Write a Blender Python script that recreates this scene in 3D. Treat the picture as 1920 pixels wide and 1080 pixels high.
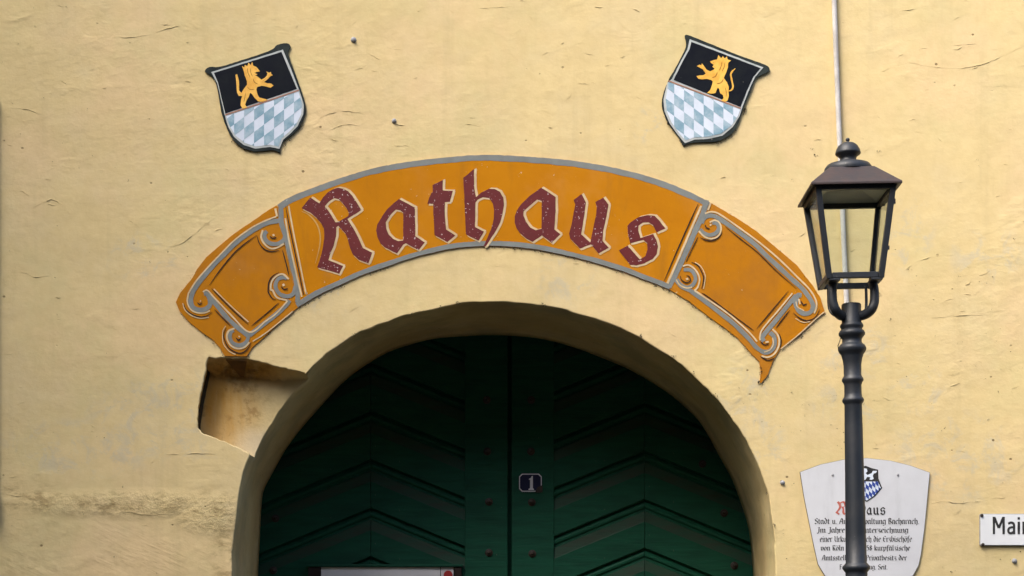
import bpy, bmesh, math, random
from mathutils import Vector, noise as mnoise
from mathutils.geometry import tessellate_polygon

# ------------------------------------------------------------------ scene, camera, sky, sun
for o in list(bpy.data.objects):
    bpy.data.objects.remove(o)
random.seed(7)
SC = bpy.context.scene
COL = SC.collection

# the facade is the plane y = 0 and faces -Y; the camera stands in the street with a shifted lens
F, D, EZ, VX, VY = 3380.0, 8.78, 1.60, 989.0, 1252.0
cam_d = bpy.data.cameras.new('camera')
cam = bpy.data.objects.new('camera', cam_d)
COL.objects.link(cam)
cam.location = (0, -D, EZ)
cam.rotation_euler = (math.pi / 2, 0, 0)
cam_d.sensor_width = 36
cam_d.lens = F / 1920 * 36
cam_d.shift_x = (960 - VX) / 1920
cam_d.shift_y = (VY - 540) / 1920
cam_d.clip_end = 500
SC.camera = cam

SUN_EL, SUN_AZ = math.radians(50), math.radians(225)    # azimuth clockwise from +Y
wd = bpy.data.worlds.new('World')
SC.world = wd
wd.use_nodes = True
wn = wd.node_tree
sky = wn.nodes.new('ShaderNodeTexSky')
sky.sky_type = 'NISHITA'
sky.sun_disc = False
sky.sun_elevation = SUN_EL
sky.sun_rotation = SUN_AZ
sky.air_density = 1.0
sky.dust_density = 4.0
sky.ozone_density = 0.6
wn.nodes['Background'].inputs['Strength'].default_value = 0.125
wn.links.new(sky.outputs[0], wn.nodes['Background'].inputs['Color'])

sl = bpy.data.lights.new('sun', 'SUN')
sl.energy = 1.5
sl.angle = math.radians(34)
sl.color = (1.0, 0.95, 0.87)
sun = bpy.data.objects.new('sun', sl)
COL.objects.link(sun)
sdir = Vector((math.sin(SUN_AZ) * math.cos(SUN_EL), math.cos(SUN_AZ) * math.cos(SUN_EL), math.sin(SUN_EL)))
sun.rotation_euler = sdir.to_track_quat('Z', 'Y').to_euler()
sun.location = sdir * 20

SC.view_settings.view_transform = 'Standard'
SC.view_settings.look = 'None'
SC.view_settings.gamma = 1
SC.view_settings.exposure = 1.47
SC.view_settings.use_curve_mapping = False
SC.render.engine = 'CYCLES'
SC.cycles.max_bounces = 6
SC.cycles.diffuse_bounces = 3


# ------------------------------------------------------------------ helpers
def P(px, py, y=0.0):
    s = (D + y) / F
    return Vector(((px - VX) * s, y, EZ + (VY - py) * s))


def Z(ox, oy, s, pts):
    """points read off an enlarged view with origin (ox, oy) and scale s -> picture pixels"""
    return [(ox + x / s, oy + y / s) for x, y in pts]


def link(name, me, mat=None, parent=None):
    o = bpy.data.objects.new(name, me)
    COL.objects.link(o)
    if mat is not None and me is not None:
        for m in (mat if isinstance(mat, (list, tuple)) else [mat]):
            me.materials.append(m)
    if parent is not None:
        o.parent = parent
    return o


def thing(name, label, cat, loc=(0, 0, 0), group=None):
    o = bpy.data.objects.new(name, None)
    COL.objects.link(o)
    o.location = loc
    o.empty_display_size = 0.1
    o['label'] = label
    o['category'] = cat
    if group:
        o['group'] = group
    return o


def mesh(name, verts, faces, smooth=False):
    me = bpy.data.meshes.new(name)
    me.from_pydata([tuple(v) for v in verts], [], faces)
    me.update()
    if smooth:
        for p in me.polygons:
            p.use_smooth = True
    return me


def cat_rom(pts, n=6, closed=False):
    out = []
    m = len(pts)
    rng = m if closed else m - 1
    for i in range(rng):
        def g(k):
            return pts[k % m] if closed else pts[max(0, min(m - 1, k))]
        p0, p1, p2, p3 = g(i - 1), g(i), g(i + 1), g(i + 2)
        for j in range(n):
            t = j / n
            t2, t3 = t * t, t * t * t
            out.append(tuple(0.5 * (2 * p1[a] + (p2[a] - p0[a]) * t + (2 * p0[a] - 5 * p1[a] + 4 * p2[a] - p3[a]) * t2
                                    + (-p0[a] + 3 * p1[a] - 3 * p2[a] + p3[a]) * t3) for a in range(2)))
    if not closed:
        out.append(tuple(pts[-1]))
    return out


def densify(pts, step, closed=True):
    out = []
    m = len(pts)
    for i in range(m if closed else m - 1):
        a, b = pts[i], pts[(i + 1) % m]
        k = max(1, int(math.hypot(b[0] - a[0], b[1] - a[1]) / step))
        for j in range(k):
            t = j / k
            out.append((a[0] + (b[0] - a[0]) * t, a[1] + (b[1] - a[1]) * t))
    if not closed:
        out.append(tuple(pts[-1]))
    return out


def rough(pts, step=5.0, amp=0.5, closed=True):
    """hand-painted edge: small wander of the outline, in pixels"""
    out = []
    for x, y in densify(pts, step, closed):
        v = mnoise.noise_vector(Vector((x * 0.11, y * 0.11, 3.3)))
        w = mnoise.noise_vector(Vector((x * 0.45, y * 0.45, 8.1)))
        out.append((x + amp * (v.x + 0.7 * w.x), y + amp * (v.y + 0.7 * w.y)))
    return out


def plate_geo(outline, y0, y1, holes=(), conv=None, off=(0, 0)):
    """solid of a pixel outline between y0 (front) and y1 (back)"""
    conv = conv or (lambda p, y: Vector((P(p[0] + off[0], p[1] + off[1]).x, y, P(p[0] + off[0], p[1] + off[1]).z)))
    loops = [list(outline)] + [list(h) for h in holes]
    flat = [p for lp in loops for p in lp]
    tri = tessellate_polygon([[Vector((p[0], p[1], 0)) for p in lp] for lp in loops])
    n = len(flat)
    vs = [conv(p, y0) for p in flat] + [conv(p, y1) for p in flat]
    fs = []
    for t in tri:
        a, b, c = [vs[i] for i in t]
        nrm = (b - a).cross(c - a)
        t = tuple(t) if nrm.y < 0 else tuple(reversed(t))
        fs.append(t)
        fs.append(tuple(i + n for i in reversed(t)))
    k = 0
    for lp in loops:
        m = len(lp)
        for i in range(m):
            a, b = k + i, k + (i + 1) % m
            fs.append((a, b, b + n, a + n))
        k += m
    return vs, fs


def fix_normals(me):
    bm = bmesh.new()
    bm.from_mesh(me)
    bmesh.ops.recalc_face_normals(bm, faces=bm.faces)
    bm.to_mesh(me)
    bm.free()


def plate(name, outline, y0, y1, mat, parent, holes=(), off=(0, 0)):
    vs, fs = plate_geo(outline, y0, y1, holes, off=off)
    me = mesh(name, vs, fs)
    fix_normals(me)
    return link(name, me, mat, parent)


def stroke_geo(pts, w, y, smooth=True, closed=False, taper=False, th=0.0005):
    """ribbon of brush paint, w pixels wide, along a pixel polyline"""
    p = cat_rom(pts, 6) if smooth and len(pts) > 2 else densify(pts, 8, False)
    n = len(p)
    vs, fs = [], []
    for i, (x, yy) in enumerate(p):
        a, b = p[max(0, i - 1)], p[min(n - 1, i + 1)]
        dx, dy = b[0] - a[0], b[1] - a[1]
        L = math.hypot(dx, dy) or 1
        nx, ny = -dy / L, dx / L
        ww = w / 2 * (1 + 0.18 * mnoise.noise(Vector((x * 0.08, yy * 0.08, w))))
        if taper:
            e = min(i, n - 1 - i) / max(1, n * 0.22)
            ww *= 0.25 + 0.75 * min(1, e)
        for sg in (-1, 1):
            q = P(x + sg * nx * ww, yy + sg * ny * ww)
            vs.append((q.x, y, q.z))
        for sg in (-1, 1):
            q = P(x + sg * nx * ww, yy + sg * ny * ww)
            vs.append((q.x, y + th, q.z))
    for i in range(n - 1):
        a, b = 4 * i, 4 * (i + 1)
        fs += [(a, a + 1, b + 1, b), (a, b, b + 2, a + 2), (a + 1, a + 3, b + 3, b + 1)]
    return vs, fs


def join_geo(geos):
    vs, fs = [], []
    for v, f in geos:
        k = len(vs)
        vs += list(v)
        fs += [tuple(i + k for i in q) for q in f]
    return vs, fs


def strokes(name, lst, y, mat, parent, taper=False):
    geos = []
    for k, (pts, w) in enumerate(lst):
        geos.append(stroke_geo(pts, w, y - 0.00003 * k, taper=taper))
    vs, fs = join_geo(geos)
    me = mesh(name, vs, fs)
    fix_normals(me)
    return link(name, me, mat, parent)


def lathe_mesh(name, prof, seg=28):
    """prof: list of (r, z)"""
    vs, fs = [], []
    for r, z in prof:
        for k in range(seg):
            a = 2 * math.pi * k / seg
            vs.append((r * math.cos(a), r * math.sin(a), z))
    for i in range(len(prof) - 1):
        for k in range(seg):
            a, b = i * seg + k, i * seg + (k + 1) % seg
            fs.append((a, b, b + seg, a + seg))
    fs.append(tuple(range(seg)))
    fs.append(tuple(range((len(prof) - 1) * seg, len(prof) * seg)))
    me = mesh(name, vs, fs)
    fix_normals(me)
    for p in me.polygons:
        p.use_smooth = len(p.vertices) == 4
    me.set_sharp_from_angle(angle=math.radians(50))
    return me


def tube_geo(pts, r, seg=10):
    vs, fs = [], []
    n = len(pts)
    up = None
    for i, p in enumerate(pts):
        p = Vector(p)
        t = (Vector(pts[min(n - 1, i + 1)]) - Vector(pts[max(0, i - 1)])).normalized()
        if up is None:
            up = Vector((1, 0, 0)) if abs(t.x) < 0.8 else Vector((0, 1, 0))
        u = (up - t * up.dot(t)).normalized()
        up = u
        w = t.cross(u)
        rr = r[i] if isinstance(r, (list, tuple)) else r
        for k in range(seg):
            a = 2 * math.pi * k / seg
            vs.append(p + (u * math.cos(a) + w * math.sin(a)) * rr)
    for i in range(n - 1):
        for k in range(seg):
            a, b = i * seg + k, i * seg + (k + 1) % seg
            fs.append((a, b, b + seg, a + seg))
    fs.append(tuple(range(seg)))
    fs.append(tuple(range((n - 1) * seg, n * seg)))
    return vs, fs


def tube(name, pts, r, mat, parent=None, seg=10):
    vs, fs = tube_geo(pts, r, seg)
    me = mesh(name, vs, fs)
    fix_normals(me)
    for p in me.polygons:
        p.use_smooth = len(p.vertices) == 4
    return link(name, me, mat, parent)


def box_geo(x0, x1, y0, y1, z0, z1):
    vs = [Vector((x, y, z)) for x in (x0, x1) for y in (y0, y1) for z in (z0, z1)]
    return vs, [(0, 1, 3, 2), (4, 6, 7, 5), (0, 4, 5, 1), (2, 3, 7, 6), (0, 2, 6, 4), (1, 5, 7, 3)]


def bevel_mesh(me, w, seg=2):
    bm = bmesh.new()
    bm.from_mesh(me)
    bmesh.ops.recalc_face_normals(bm, faces=bm.faces)
    bmesh.ops.bevel(bm, geom=[e for e in bm.edges if len(e.link_faces) == 2 and e.calc_face_angle() > 0.5], offset=w, segments=seg, affect='EDGES', profile=0.6)
    bm.to_mesh(me)
    bm.free()


def box(name, x0, x1, y0, y1, z0, z1, mat, parent=None, bev=0.0):
    me = mesh(name, *box_geo(x0, x1, y0, y1, z0, z1))
    fix_normals(me)
    if bev:
        bevel_mesh(me, bev)
    return link(name, me, mat, parent)


def bar_geo(a, b, wu, wv, u):
    """square bar from a to b, half widths wu along u and wv across"""
    a, b = Vector(a), Vector(b)
    t = (b - a).normalized()
    u = (Vector(u) - t * Vector(u).dot(t)).normalized()
    v = t.cross(u)
    vs = [p + u * su * wu + v * sv * wv for p in (a, b) for su, sv in ((-1, -1), (1, -1), (1, 1), (-1, 1))]
    return vs, [(0, 1, 2, 3), (4, 5, 6, 7), (0, 1, 5, 4), (1, 2, 6, 5), (2, 3, 7, 6), (3, 0, 4, 7)]


# ------------------------------------------------------------------ materials
class NT:
    def __init__(self, name):
        self.m = bpy.data.materials.new(name)
        self.m.use_nodes = True
        self.t = self.m.node_tree
        self.b = self.t.nodes['Principled BSDF']
        self.co = self.t.nodes.new('ShaderNodeTexCoord').outputs['Object']

    def n(self, typ, **kw):
        nd = self.t.nodes.new(typ)
        for k, v in kw.items():
            setattr(nd, k, v)
        return nd

    def l(self, a, b):
        self.t.links.new(a, b)

    def inp(self, sock, v):
        if hasattr(v, 'links') or isinstance(v, bpy.types.NodeSocket):
            self.l(v, sock)
        else:
            sock.default_value = v

    def mapping(self, scale=(1, 1, 1), loc=(0, 0, 0), rot=(0, 0, 0), vec=None):
        nd = self.n('ShaderNodeMapping')
        self.l(vec or self.co, nd.inputs['Vector'])
        nd.inputs['Scale'].default_value = scale
        nd.inputs['Location'].default_value = loc
        nd.inputs['Rotation'].default_value = rot
        return nd.outputs[0]

    def noise(self, scale, detail=4, rough=0.55, vec=None, dist=0.0):
        nd = self.n('ShaderNodeTexNoise')
        self.l(vec or self.co, nd.inputs['Vector'])
        nd.inputs['Scale'].default_value = scale
        nd.inputs['Detail'].default_value = detail
        nd.inputs['Roughness'].default_value = rough
        nd.inputs['Distortion'].default_value = dist
        return nd.outputs['Fac']

    def ramp(self, v, a, b, lo=0.0, hi=1.0):
        nd = self.n('ShaderNodeMapRange', interpolation_type='SMOOTHSTEP')
        self.l(v, nd.inputs['Value'])
        nd.inputs['From Min'].default_value = a
        nd.inputs['From Max'].default_value = b
        nd.inputs['To Min'].default_value = lo
        nd.inputs['To Max'].default_value = hi
        return nd.outputs[0]

    def math(self, op, a, b=0.0):
        nd = self.n('ShaderNodeMath', operation=op)
        self.inp(nd.inputs[0], a)
        self.inp(nd.inputs[1], b)
        return nd.outputs[0]

    def mix(self, f, a, b, mode='MIX'):
        nd = self.n('ShaderNodeMix', data_type='RGBA', blend_type=mode)
        self.inp(nd.inputs[0], f)
        for s, v in ((nd.inputs[6], a), (nd.inputs[7], b)):
            if isinstance(v, tuple):
                v = v + (1,) if len(v) == 3 else v
            self.inp(s, v)
        return nd.outputs[2]

    def sep(self):
        nd = self.n('ShaderNodeSeparateXYZ')
        self.l(self.co, nd.inputs[0])
        return nd.outputs

    def bump(self, h, dist, strength=1.0, prev=None):
        nd = self.n('ShaderNodeBump')
        self.l(h, nd.inputs['Height'])
        nd.inputs['Distance'].default_value = dist
        nd.inputs['Strength'].default_value = strength
        if prev is not None:
            self.l(prev, nd.inputs['Normal'])
        return nd.outputs[0]

    def fin(self, col, rough=0.8, normal=None, spec=0.3, metal=0.0):
        if isinstance(col, tuple):
            self.b.inputs['Base Color'].default_value = col + (1,)
        else:
            self.l(col, self.b.inputs['Base Color'])
        self.inp(self.b.inputs['Roughness'], rough)
        self.b.inputs['Specular IOR Level'].default_value = spec
        self.b.inputs['Metallic'].default_value = metal
        if normal is not None:
            self.l(normal, self.b.inputs['Normal'])
        return self.m


def blob(k, px, py, rx, ry, soft=0.55):
    """soft-edged patch on the facade around a place read in pixels; 1 inside, 0 outside"""
    c = P(px, py)
    sx, sz = rx * D / F, ry * D / F
    v = k.mapping(scale=(1 / sx, 0, 1 / sz), loc=(-c.x / sx, 0, -c.z / sz))
    ln = k.n('ShaderNodeVectorMath', operation='LENGTH')
    k.l(v, ln.inputs[0])
    return k.ramp(ln.outputs['Value'], 1.0, 1.0 - soft)


def make_plaster(name, variant='front'):
    k = NT(name)
    big = k.noise(0.55, 3, 0.5)
    mid = k.noise(2.6, 5, 0.62)
    fine = k.noise(17, 4, 0.7)
    col = k.mix(k.ramp(big, 0.36, 0.66), PL_A, PL_B)
    col = k.mix(k.ramp(mid, 0.42, 0.72, 0, 0.45), col, PL_C)
    col = k.mix(k.ramp(k.noise(1.3, 4, 0.6, vec=k.mapping(loc=(3.1, 0, 7.7))), 0.46, 0.68, 0, 0.55), col, (0.76, 0.56, 0.325))
    col = k.mix(k.ramp(k.noise(1.6, 5, 0.65, vec=k.mapping(loc=(9.4, 0, 1.2))), 0.48, 0.70, 0, 0.5), col, (0.60, 0.525, 0.265))
    col = k.mix(k.ramp(fine, 0.30, 0.75, 0, 0.22), col, (0.50, 0.36, 0.155))
    # bare lime patches where the colour wash has worn thin
    if variant == 'front':
        patches = [(1060, 520, 75, 70), (1725, 735, 75, 60), (1400, 740, 70, 90), (1590, 760, 90, 60), (1430, 830, 60, 90),
                   (1705, 440, 60, 90), (1790, 860, 160, 110), (1215, 235, 40, 45), (1310, 560, 40, 60), (330, 780, 210, 110),
                   (150, 840, 190, 70), (620, 560, 60, 40), (270, 480, 90, 60), (1850, 480, 90, 70), (1600, 660, 100, 70)]
        acc = None
        for q in patches:
            b = blob(k, *q)
            acc = b if acc is None else k.math('MAXIMUM', acc, b)
        worn = k.noise(9, 5, 0.72, dist=0.6)
        col = k.mix(k.math('MULTIPLY', acc, k.ramp(worn, 0.47, 0.64, 0, 0.55)), col, (0.52, 0.475, 0.355))
        # rain streaks
        rs = k.noise(4.2, 4, 0.6, vec=k.mapping(scale=(2.2, 1, 0.16)))
        col = k.mix(k.ramp(rs, 0.52, 0.72, 0, 0.22), col, (0.47, 0.37, 0.19))
        # damp dirty band of patched render at the lower left
        acc = None
        for q in [(230, 945, 240, 36), (390, 955, 100, 55), (60, 935, 120, 40), (425, 1040, 45, 120)]:
            b = blob(k, *q, soft=0.8)
            acc = b if acc is None else k.math('MAXIMUM', acc, b)
        dirt = k.noise(13, 8, 0.75, vec=k.mapping(scale=(0.7, 1, 1.6)))
        col = k.mix(k.math('MULTIPLY', acc, k.ramp(dirt, 0.46, 0.62, 0, 0.7)), col, (0.30, 0.21, 0.09))
    if variant == 'recess':
        st = k.noise(5.5, 5, 0.6, vec=k.mapping(scale=(2.6, 1, 0.5)))
        b = k.math('MAXIMUM', blob(k, 405, 750, 105, 125, 0.9), blob(k, 450, 690, 150, 36, 0.9))
        col = k.mix(k.math('MULTIPLY', b, k.ramp(st, 0.30, 0.62, 0.55, 1.0)), col, (0.56, 0.30, 0.06))  # brown stain, with the left edge's shade on the back painted in
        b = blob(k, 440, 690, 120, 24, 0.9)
        col = k.mix(k.math('MULTIPLY', b, k.ramp(bandn := k.noise(16, 7, 0.7), 0.38, 0.62, 0.2, 0.85)), col, (0.10, 0.06, 0.02))  # shade under the recess lintel painted as a dark top band
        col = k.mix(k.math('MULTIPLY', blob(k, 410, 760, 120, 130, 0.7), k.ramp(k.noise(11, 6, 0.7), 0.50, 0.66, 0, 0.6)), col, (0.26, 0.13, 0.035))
        col = k.mix(k.math('MULTIPLY', blob(k, 470, 830, 60, 50, 0.9), 0.45), col, (0.62, 0.55, 0.44))
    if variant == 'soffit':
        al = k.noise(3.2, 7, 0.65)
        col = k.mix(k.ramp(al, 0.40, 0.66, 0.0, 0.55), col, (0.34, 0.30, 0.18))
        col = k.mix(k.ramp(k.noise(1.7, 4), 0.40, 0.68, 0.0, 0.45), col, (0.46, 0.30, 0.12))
    # pits and fly specks
    vor = k.n('ShaderNodeTexVoronoi')
    k.l(k.mapping(scale=(1, 1, 1.2)), vor.inputs['Vector'])
    vor.inputs['Scale'].default_value = 11.0
    sepc = k.n('ShaderNodeSeparateColor')
    k.l(vor.outputs['Color'], sepc.inputs[0])
    rad = k.math('MULTIPLY', k.ramp(sepc.outputs[0], 0.40, 1.0), 0.075)
    pit = k.ramp(k.math('SUBTRACT', vor.outputs['Distance'], rad), 0.012, -0.01)
    pit = k.math('MULTIPLY', pit, k.ramp(sepc.outputs[0], 0.40, 0.5))
    pit = k.math('MULTIPLY', pit, k.ramp(k.noise(1.1, 3), 0.36, 0.60))
    col = k.mix(k.math('MULTIPLY', pit, 0.75), col, (0.14, 0.085, 0.035))
    # relief: hand-floated render, lips and trowel drags lying mostly level
    flat = k.mapping(scale=(0.7, 1, 1.25))
    h_big = k.noise(2.4, 2, 0.5)
    step = k.ramp(k.noise(7.0, 3, 0.55, vec=flat, dist=0.3), 0.47, 0.62)
    step = k.math('MULTIPLY', step, k.ramp(k.noise(2.3, 2), 0.46, 0.66))
    h_f = k.noise(19, 5, 0.62, vec=k.mapping(scale=(0.9, 1, 1.1)))
    if variant == 'front':
        # combed, diagonal strokes low on the left
        drag = k.noise(16, 3, 0.6, vec=k.mapping(scale=(0.30, 1, 2.4), vec=k.mapping(rot=(0, math.radians(-24), 0))))
        low = k.math('MAXIMUM', blob(k, 180, 1060, 330, 140, 0.5), blob(k, 260, 1150, 420, 170, 0.5))
        h_f = k.math('ADD', h_f, k.math('MULTIPLY', k.math('MULTIPLY', k.math('MULTIPLY', drag, k.ramp(k.noise(4.5, 3, vec=k.mapping(loc=(1, 0, 3))), 0.4, 0.62, 0.1, 1.2)), low), 1.2))
        ru = k.noise(26, 5, 0.75)
        rb = k.math('MAXIMUM', blob(k, 240, 945, 250, 34, 0.7), blob(k, 400, 965, 90, 50, 0.7))
        h_f = k.math('ADD', h_f, k.math('MULTIPLY', k.math('MULTIPLY', ru, rb), 5.0))
    zone = k.ramp(k.noise(0.9, 3, 0.55, vec=k.mapping(loc=(5.5, 2.0, 4.1))), 0.36, 0.64, 0.6, 1.3)
    det = k.math('MULTIPLY', step, 0.0017)
    det = k.math('MULTIPLY', k.math('ADD', det, k.math('MULTIPLY', h_f, 0.0066 if variant == 'recess' else 0.0042)), zone)
    hs = k.math('ADD', k.math('MULTIPLY', h_big, 0.018), det)
    hs = k.math('SUBTRACT', hs, k.math('MULTIPLY', pit, 0.004))
    nb = k.bump(hs, 1.0, BUMP)
    return k.fin(col, 0.92, nb, 0.15)


BUMP = 0.75
PL_A, PL_B, PL_C = (0.68, 0.54, 0.275), (0.725, 0.58, 0.30), (0.66, 0.55, 0.335)
M_PLASTER = make_plaster('yellow limewash render')
M_RECESS = make_plaster('stained and shade browned render', 'recess')
M_SOFFIT = make_plaster('weathered reveal render', 'soffit')


def painted(name, c, c2=None, var=0.35, scale=6, flecks=0.0, fleck_col=(0.62, 0.55, 0.48), rough=0.7, bump=0.0012, spec=0.3, fscale=60, seed=0.0, streak=0.0):
    k = NT(name)
    c2 = c2 or tuple(x * 0.8 for x in c)
    vec = k.mapping(loc=(seed, seed * 0.7, seed * 1.3))
    col = k.mix(k.ramp(k.noise(scale, 7, 0.65, vec=vec), 0.35, 0.7, 0, var * 2), c, c2)
    if flecks > 0:
        a = k.noise(fscale, 3, 0.6, vec=vec)
        m = k.noise(5.0, 3, 0.5, vec=vec)
        th = k.math('SUBTRACT', a, k.ramp(m, 0.30, 0.68, 0.83 - flecks * 0.13, 0.715 - flecks * 0.095))
        col = k.mix(k.ramp(th, 0.0, 0.03), col, fleck_col)
    if streak > 0:
        sv = k.noise(5.0, 5, 0.65, vec=k.mapping(scale=(1.7, 1, 0.35), loc=(seed + 2.2, 0, 1.0)))
        col = k.mix(k.ramp(sv, 0.50, 0.75, 0, streak), col, tuple(x * 0.62 + 0.01 for x in c))
        fv = k.noise(2.2, 5, 0.6, vec=k.mapping(loc=(seed + 7.2, 0, 4.0)))
        col = k.mix(k.ramp(fv, 0.50, 0.75, 0, streak), col, tuple(min(1, x * 0.9 + 0.07) for x in c))
    nb = k.bump(k.noise(34, 6, 0.65, vec=vec), bump)
    nb = k.bump(k.noise(3.2, 4, 0.5, vec=vec), bump * 5, 0.6, nb)
    return k.fin(col, rough, nb, spec)


M_ORANGE = painted('ochre sign paint', (0.51, 0.198, 0.004), (0.43, 0.155, 0.004), 0.3, 3.0, 0.3, (0.60, 0.46, 0.28), 0.85, 0.0012, 0.1, streak=0.5)
M_ORANGE_E = painted('browned ochre paint', (0.48, 0.182, 0.004), (0.35, 0.14, 0.02), 0.35, 4.0, 0.2, (0.55, 0.40, 0.2), 0.85, 0.0012, 0.1, streak=0.5)
M_GREY = painted('grey blue line paint', (0.205, 0.225, 0.218), (0.165, 0.175, 0.165), 0.4, 9, 0.1, (0.45, 0.46, 0.46))
M_CREAM = painted('cream highlight paint', (0.66, 0.52, 0.31), (0.50, 0.36, 0.19), 0.4, 12)
M_DARKL = painted('dark brown line paint', (0.018, 0.007, 0.004), (0.05, 0.018, 0.005), 0.35, 14)
M_RED = painted('flaking oxblood letter paint', (0.130, 0.013, 0.014), (0.090, 0.009, 0.011), 0.3, 8, 1.0, (0.52, 0.42, 0.42), 0.6, fscale=85)
M_BLACK = painted('black enamel', (0.006, 0.008, 0.014), (0.011, 0.014, 0.017), 0.4, 9, 0.3, (0.10, 0.10, 0.09), 0.7, spec=0.08, fscale=90)
M_RIM = painted('greenish black rim', (0.014, 0.020, 0.022), (0.035, 0.045, 0.042), 0.5, 11, 0.4, (0.2, 0.2, 0.18), 0.7, spec=0.12)
M_SILVER = painted('pale grey edging', (0.50, 0.53, 0.52), (0.33, 0.37, 0.37), 0.4, 14)
M_GOLD = painted('gold leaf paint', (0.88, 0.52, 0.085), (0.70, 0.34, 0.03), 0.45, 24, 0.5, (0.85, 0.62, 0.22), 0.45, spec=0.5, fscale=110)
M_LIONLINE = painted('umber brush line', (0.30, 0.11, 0.012), None, 0.3, 30)
M_LWHITE = painted('pale bluish lozenge white', (0.66, 0.73, 0.84), (0.55, 0.62, 0.72), 0.4, 11)
M_LBLUE = painted('faded sky blue', (0.19, 0.335, 0.43), (0.40, 0.51, 0.59), 0.5, 17)
M_LINE = painted('red brown dividing line', (0.42, 0.20, 0.13), (0.3, 0.14, 0.1), 0.3, 12)
M_DBLUE = painted('strong blue print', (0.028, 0.065, 0.32), None, 0.3, 12)
M_PRINT = painted('black print', (0.018, 0.018, 0.020), (0.05, 0.05, 0.05), 0.4, 40)
M_PRINTR = painted('red print', (0.45, 0.10, 0.075), (0.5, 0.18, 0.14), 0.4, 40)
M_ENAMEL = painted('white enamel plate', (0.64, 0.66, 0.70), (0.57, 0.585, 0.62), 0.35, 5, 0.0, rough=0.32, bump=0.0003, spec=0.5, streak=0.35)
M_SIGNW = painted('white street sign enamel', (0.78, 0.81, 0.84), (0.72, 0.75, 0.78), 0.3, 5, rough=0.25, bump=0.0002, spec=0.5)
M_NAVY = painted('navy enamel', (0.007, 0.010, 0.045), (0.005, 0.007, 0.03), 0.3, 8, rough=0.3, bump=0.0002, spec=0.45)
M_IRON = painted('anthracite lamp paint', (0.014, 0.019, 0.027), (0.024, 0.027, 0.033), 0.5, 14, 0.45, (0.085, 0.082, 0.078), 0.5, 0.0009, 0.5)
M_ROOFIRON = painted('rust tinged lamp roof paint', (0.030, 0.026, 0.030), (0.055, 0.032, 0.028), 0.5, 9, 0.4, (0.1, 0.075, 0.06), 0.5, 0.0009, 0.5)
M_REFL = painted('aged white reflector', (0.82, 0.80, 0.68), (0.74, 0.71, 0.58), 0.4, 6)
M_PVC = painted('white plastic conduit', (0.62, 0.61, 0.60), (0.42, 0.40, 0.38), 0.5, 9, 0.3, (0.25, 0.2, 0.15), 0.45, fscale=40)
M_STEEL = painted('dull grey metal', (0.34, 0.35, 0.37), (0.22, 0.22, 0.24), 0.4, 40, rough=0.45)
M_RUST = painted('rusted iron stud', (0.026, 0.022, 0.019), (0.050, 0.034, 0.025), 0.5, 40, rough=0.55)
M_MOSS = painted('dry dark moss', (0.055, 0.042, 0.022), (0.025, 0.022, 0.012), 0.5, 60)
M_PAPER = painted('white notice paper', (0.70, 0.70, 0.72), (0.62, 0.62, 0.64), 0.3, 7)
M_SEALR = painted('red seal print', (0.40, 0.03, 0.03), None, 0.3, 20)
M_DARKWOOD = painted('dark stained frame', (0.020, 0.012, 0.010), None, 0.4, 20)
M_SHUTTER = painted('brown shutter paint', (0.085, 0.05, 0.026), (0.06, 0.035, 0.02), 0.4, 8)


def make_door(name, c, c2):
    k = NT(name)
    gr = k.noise(9, 6, 0.65, vec=k.mapping(scale=(0.5, 1, 3.5)))
    col = k.mix(k.ramp(gr, 0.35, 0.68, 0, 0.8), c, c2)
    sp = k.noise(46, 3, 0.6)
    col = k.mix(k.ramp(sp, 0.73, 0.76, 0, 0.5), col, (0.16, 0.17, 0.13))
    nb = k.bump(k.noise(14, 6, 0.6, vec=k.mapping(scale=(0.4, 1, 5))), 0.002)
    return k.fin(col, 0.6, nb, 0.2)


M_DOOR = make_door('dark green door paint', (0.006, 0.076, 0.042), (0.004, 0.050, 0.029))
M_DOORW = make_door('worn brownish green paint', (0.019, 0.060, 0.038), (0.032, 0.045, 0.030))

k = NT('old lantern glass')
tr = k.n('ShaderNodeBsdfTransparent')
tr.inputs[0].default_value = (0.935, 0.955, 0.945, 1)
gl = k.n('ShaderNodeBsdfGlossy')
gl.inputs['Roughness'].default_value = 0.08
fr = k.n('ShaderNodeFresnel')
fr.inputs['IOR'].default_value = 1.30
mx = k.n('ShaderNodeMixShader')
k.l(k.math('MULTIPLY', fr.outputs[0], 0.45), mx.inputs[0])
k.l(tr.outputs[0], mx.inputs[1])
k.l(gl.outputs[0], mx.inputs[2])
k.l(mx.outputs[0], k.t.nodes['Material Output'].inputs['Surface'])
M_GLASS = k.m

k = NT('street paving')
v1 = k.n('ShaderNodeTexVoronoi')
v1.feature = 'DISTANCE_TO_EDGE'
k.l(k.co, v1.inputs['Vector'])
v1.inputs['Scale'].default_value = 8
jn = k.ramp(v1.outputs['Distance'], 0.0, 0.09)
gc = k.mix(k.ramp(k.noise(2, 6), 0.3, 0.7), (0.028, 0.027, 0.024), (0.045, 0.043, 0.039))
M_GROUND = k.fin(k.mix(jn, (0.04, 0.036, 0.03), gc), 0.85, k.bump(jn, 0.02))

# ------------------------------------------------------------------ ground
me = mesh('ground', [(-80, -80, 0), (80, -80, 0), (80, 60, 0), (-80, 60, 0)], [(0, 1, 2, 3)])
g = link('ground', me, M_GROUND)
g['kind'] = 'structure'

# ------------------------------------------------------------------ town hall: wall with the arched gateway
TH = 0.88       # depth of the reveal
DR = 0.13       # depth of the square recess
LIP = 0.006
hall = thing('town_hall', 'yellow rendered town hall facade with a deep arched gateway and green double doors', 'building')

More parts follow.
